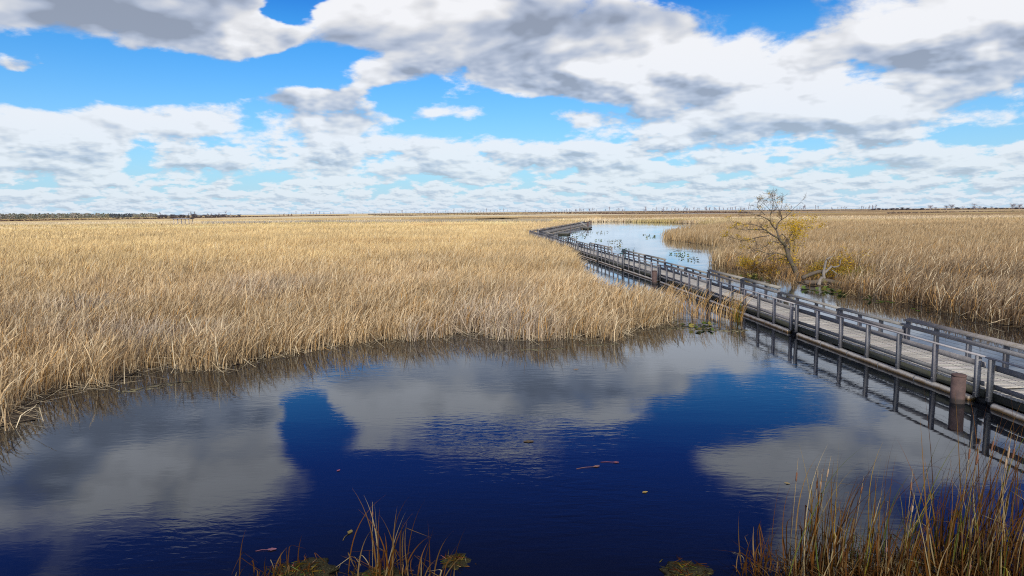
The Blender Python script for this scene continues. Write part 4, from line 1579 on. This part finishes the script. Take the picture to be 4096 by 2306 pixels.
# ------------------------------------------------------------------ far trees on the horizon
def bare_tree(seed, hgt, wid, trunkw, dens, col, bushy=False):
    """leafless tree: trunk, rising limbs and a haze of fine twigs through the crown"""
    r = random.Random(seed)
    mb = MB()
    top = Vector((r.gauss(0, 0.3), 0, hgt * 0.9))
    mb.tube([(0, 0, -1), tuple(top * 0.5), tuple(top)], [trunkw, trunkw * 0.6, trunkw * 0.15], 5, col, False)
    ends = []
    for k in range(max(6, dens // 3)):
        s = r.uniform(0.10 if bushy else 0.25, 0.85)
        b = top * s
        a = r.uniform(0, 6.28)
        e = Vector((math.cos(a) * wid * 0.5 * r.uniform(0.3, 1), math.sin(a) * wid * 0.5 * r.uniform(0.3, 1), hgt * min(1.0, s + r.uniform(0.15, 0.4))))
        mb.tube([tuple(b), tuple(b.lerp(e, 0.5) + Vector((0, 0, 0.2))), tuple(e)], [trunkw * 0.35, trunkw * 0.22, trunkw * 0.06], 3, col, False)
        ends.append((b, e))
    for k in range(dens * 6):
        b, e = r.choice(ends)
        f = r.uniform(0.35, 1.1)
        c = b.lerp(e, f) + Vector((r.gauss(0, wid * 0.10), r.gauss(0, wid * 0.10), r.gauss(0, hgt * 0.04)))
        c.z = max(c.z, 0.1)
        u = ((e - b).normalized() * 0.8 + Vector((r.gauss(0, 0.5), r.gauss(0, 0.5), r.gauss(0.2, 0.5)))).normalized() * r.uniform(0.4, 0.9)
        v = u.cross(Vector((r.gauss(0, 1), r.gauss(0, 1), r.gauss(0, 1)))).normalized() * (0.24 if bushy else 0.15)
        g = r.uniform(0.8, 1.3)
        mb.card(c, u, v, tuple(x * g for x in col))
    ob = mb.build('tree', M_twig)
    me = ob.data
    bpy.data.objects.remove(ob)
    return me


TW = (0.30, 0.29, 0.33)  # lightened grey-violet: distance haze put into the twig colour
TD = (0.12, 0.115, 0.135)
POP = [bare_tree(100 + i, 9.5, 2.6, 0.26, 22, TW) for i in range(5)]
THIN = [bare_tree(120 + i, 8.0, 1.6, 0.22, 12, TW) for i in range(4)]
RND = [bare_tree(140 + i, 9.5, 8.0, 0.42, 60, TW, True) for i in range(4)]
BUSH = [bare_tree(160 + i, 4.2, 6.0, 0.25, 60, TD, True) for i in range(4)]
PALE = [bare_tree(180 + i, 6.0, 3.0, 0.22, 40, (0.34, 0.26, 0.20), True) for i in range(2)]


def far_tree(px, D, pool, sc, label, cat='tree', group=None, name='bare_tree', z=1.0):
    """px is the bearing in 1/2731 of a right angle's tangent, D the distance north"""
    o = bpy.data.objects.new(name, rr.choice(pool))
    o.location = ((px - 2048) / 2731 * D, D, z)
    o.rotation_euler = (0, 0, rr.uniform(0, 6.28))
    s = sc * rr.uniform(0.85, 1.15)
    o.scale = (s, s, s * rr.uniform(0.65, 1.0))
    COL.objects.link(o)
    tag(o, label, cat, group)


FD = 1350
g = 'bare trees in the long row on the horizon'
lab = 'thin bare tree in the long row on the horizon behind the marsh'
px = 1420
while px < 2270:                        # the dense row in the middle
    far_tree(px, FD + rr.uniform(-40, 40), POP if rr.random() < 0.4 else THIN, rr.uniform(0.75, 1.15), lab, group=g)
    px += rr.uniform(8, 16) if px > 1690 else rr.uniform(10, 30)
g = 'bare trees right of the dock on the horizon'
lab = 'wispy bare tree on the horizon above the open lake'
for c, n, w in ((2310, 7, 60), (2360, 7, 60), (2430, 2, 20), (2480, 3, 30), (2500, 2, 30), (2590, 6, 50), (2635, 6, 40), (2690, 6, 50), (2750, 6, 60), (2800, 9, 60), (2850, 6, 50), (2900, 6, 60), (2960, 7, 70)):
    for k in range(n):
        far_tree(c + rr.uniform(-w / 2, w / 2), FD + rr.uniform(-40, 40), POP, rr.uniform(0.75, 1.25), lab, group=g)
g = 'bare trees behind the willow on the horizon'
lab = 'grey bare tree on the horizon right of the willow top'
for c, n, w in ((3060, 5, 50), (3120, 5, 50), (3180, 5, 50), (3220, 3, 30), (3260, 2, 30), (3335, 3, 30), (3370, 3, 40), (3455, 6, 50), (3480, 6, 40)):
    for k in range(n):
        far_tree(c + rr.uniform(-w / 2, w / 2), FD + rr.uniform(-40, 40), POP, rr.uniform(0.7, 1.2), lab, group=g)
for c, s, lab in ((3715, 1.05, 'left one of the twin round bare trees on the right horizon'), (3735, 0.95, 'right one of the twin round bare trees on the right horizon'),
                  (3778, 1.25, 'big round bare tree, first of the close pair on the right horizon'), (3800, 1.25, 'big round bare tree, second of the close pair on the right horizon'),
                  (3843, 1.0, 'medium round bare tree between the close pair and the leaning clump'), (3890, 1.3, 'broad bare tree in the leaning clump on the right horizon'),
                  (3910, 1.0, 'smaller bare tree beside the broad one on the right horizon'), (3958, 0.7, 'low round bare tree alone near the right end'),
                  (4043, 1.25, 'round bare tree, left of the last pair at the right end of the horizon'), (4070, 1.25, 'round bare tree, right of the last pair at the right end of the horizon')):
    far_tree(c, 1150, RND, s * 0.95, lab, name='round_bare_tree')
g = 'dark bushes along the right horizon'
for c in list(range(3480, 3700, 15)) + [3820, 3832, 3865, 3880, 3930, 3975, 3990, 4005, 4020, 4060, 4090, 4110]:
    far_tree(c + rr.uniform(-6, 6), 1160, BUSH, rr.uniform(0.7, 1.2), 'dark low bush along the right horizon', 'bush', g, 'dark_bush')
g = 'dark bushes at the end of the left wood'
for c in (645, 652, 660, 670, 678, 690, 705, 720, 728, 735, 743, 750, 765, 778, 790, 800, 812, 830, 850, 862, 870, 880, 888, 895, 905, 925, 940, 960):
    far_tree(c + rr.uniform(-5, 5), 900, BUSH, rr.uniform(0.85, 1.3), 'dark bush past the end of the left wood', 'bush', g, 'dark_bush')
g = 'bare trees at the end of the left wood'
for c in (648, 655, 760, 772, 785, 800, 845, 855, 882, 915, 932):
    far_tree(c + rr.uniform(-5, 5), 910, POP, rr.uniform(0.75, 1.0), 'grey bare tree past the end of the left wood', 'tree', g)
g = 'pale bare trees left of the long row'
for c in (1130, 1140, 1152, 1165, 1178, 1195, 1210, 1235, 1250, 1258, 1275, 1285, 1300, 1330, 1342):
    far_tree(c + rr.uniform(-4, 4), 1200, PALE if c < 1180 else POP, rr.uniform(0.65, 1.0), 'pale thin tree left of the long horizon row', 'tree', g, 'pale_tree')

# the wood on the left horizon reads as one mass
mb = MB()
r = random.Random(77)
WC = [(0.22, 0.235, 0.19), (0.33, 0.31, 0.275), (0.20, 0.215, 0.18), (0.36, 0.335, 0.295), (0.30, 0.28, 0.20)]
px = -420.0
while px < 640:
    D = 760 + 0.32 * max(px, 0) + r.uniform(0, 70)
    x = (px - 2048) / 2731 * D
    hh = r.uniform(7.0, 9.0) * (0.9 if px > 430 else 1.0)
    col = r.choice(WC) if not (450 < px < 540) else (0.13, 0.145, 0.165)
    mb.tube([(x, D, -0.5), (x, D, hh * 0.7)], [0.2, 0.08], 4, (0.16, 0.14, 0.12), False)
    for k in range(44):
        a, q = r.uniform(0, 6.28), r.uniform(0.15, 1) ** 0.6
        z = r.uniform(0.25, 1.0)
        w = 2.3 * math.sin(math.pi * min(0.95, z * 0.8 + 0.15)) + 0.3
        c = Vector((x + math.cos(a) * w * q, D + math.sin(a) * w * q, 0.6 + z * (hh - 0.6)))
        u = Vector((r.gauss(0, 1), r.gauss(0, 1), r.gauss(0, 1))).normalized() * r.uniform(0.6, 1.2)
        v = u.cross(Vector((r.gauss(0, 1), r.gauss(0, 1), r.gauss(0, 1)))).normalized() * r.uniform(0.6, 1.2)
        f = r.uniform(0.7, 1.3)
        mb.card(c, u, v, tuple(t_ * f for t_ in col))
    px += r.uniform(2.6, 5.2)
tag(mb.build('wood', M_leaf), 'low grey green wood along the left horizon', 'wood', kind='stuff')

# dark scrub line at the feet of the horizon trees, and low dark belts in the marsh
def scrub(name, pts, h, w, col, label, per=0.9, z=1.2):
    mb = MB()
    r = random.Random(len(pts) * 7)
    for (xa, ya), (xb, yb) in zip(pts[:-1], pts[1:]):
        L = math.hypot(xb - xa, yb - ya)
        for k in range(int(L * per)):
            t = r.random()
            c = Vector((xa + (xb - xa) * t, ya + (yb - ya) * t + r.gauss(0, w), z + r.random() ** 1.3 * h))
            u = Vector((r.gauss(0, 1), r.gauss(0, 0.6), r.gauss(0, 0.4))).normalized() * r.uniform(0.6, 1.5)
            v = Vector((0, 0, 1)).cross(u).normalized().cross(u).normalized() * r.uniform(0.4, 0.9)
            f = r.uniform(0.6, 1.4)
            mb.card(c, u, v, tuple(x * f for x in col))
    tag(mb.build(name, M_leaf), label, 'scrub', kind='stuff')


X = lambda px, D: ((px - 2048) / 2731 * D, D)
scrub('scrub', [X(1480, 1340), X(2000, 1340), X(2700, 1330), X(3300, 1300), X(3500, 1200), X(4300, 1160)], 1.6, 6, (0.065, 0.055, 0.07), 'dark strip of scrub under the horizon trees', 5.0)
scrub('scrub', [X(-300, 560), X(0, 600), X(500, 690), X(1000, 900), X(1400, 1150)], 1.1, 3, (0.10, 0.065, 0.06), 'dark brown belt below the left wood', 5.0)
scrub('scrub', [X(1500, 870), X(2050, 900), X(2700, 930), X(3000, 950)], 0.8, 4, (0.13, 0.085, 0.075), 'thin dark sedge belt before the horizon pond', 4.0)
scrub('scrub', [X(3540, 600), X(3800, 620), X(4200, 640)], 0.5, 3, (0.17, 0.13, 0.10), 'dark sedge belt behind the small right pond', 2.5)
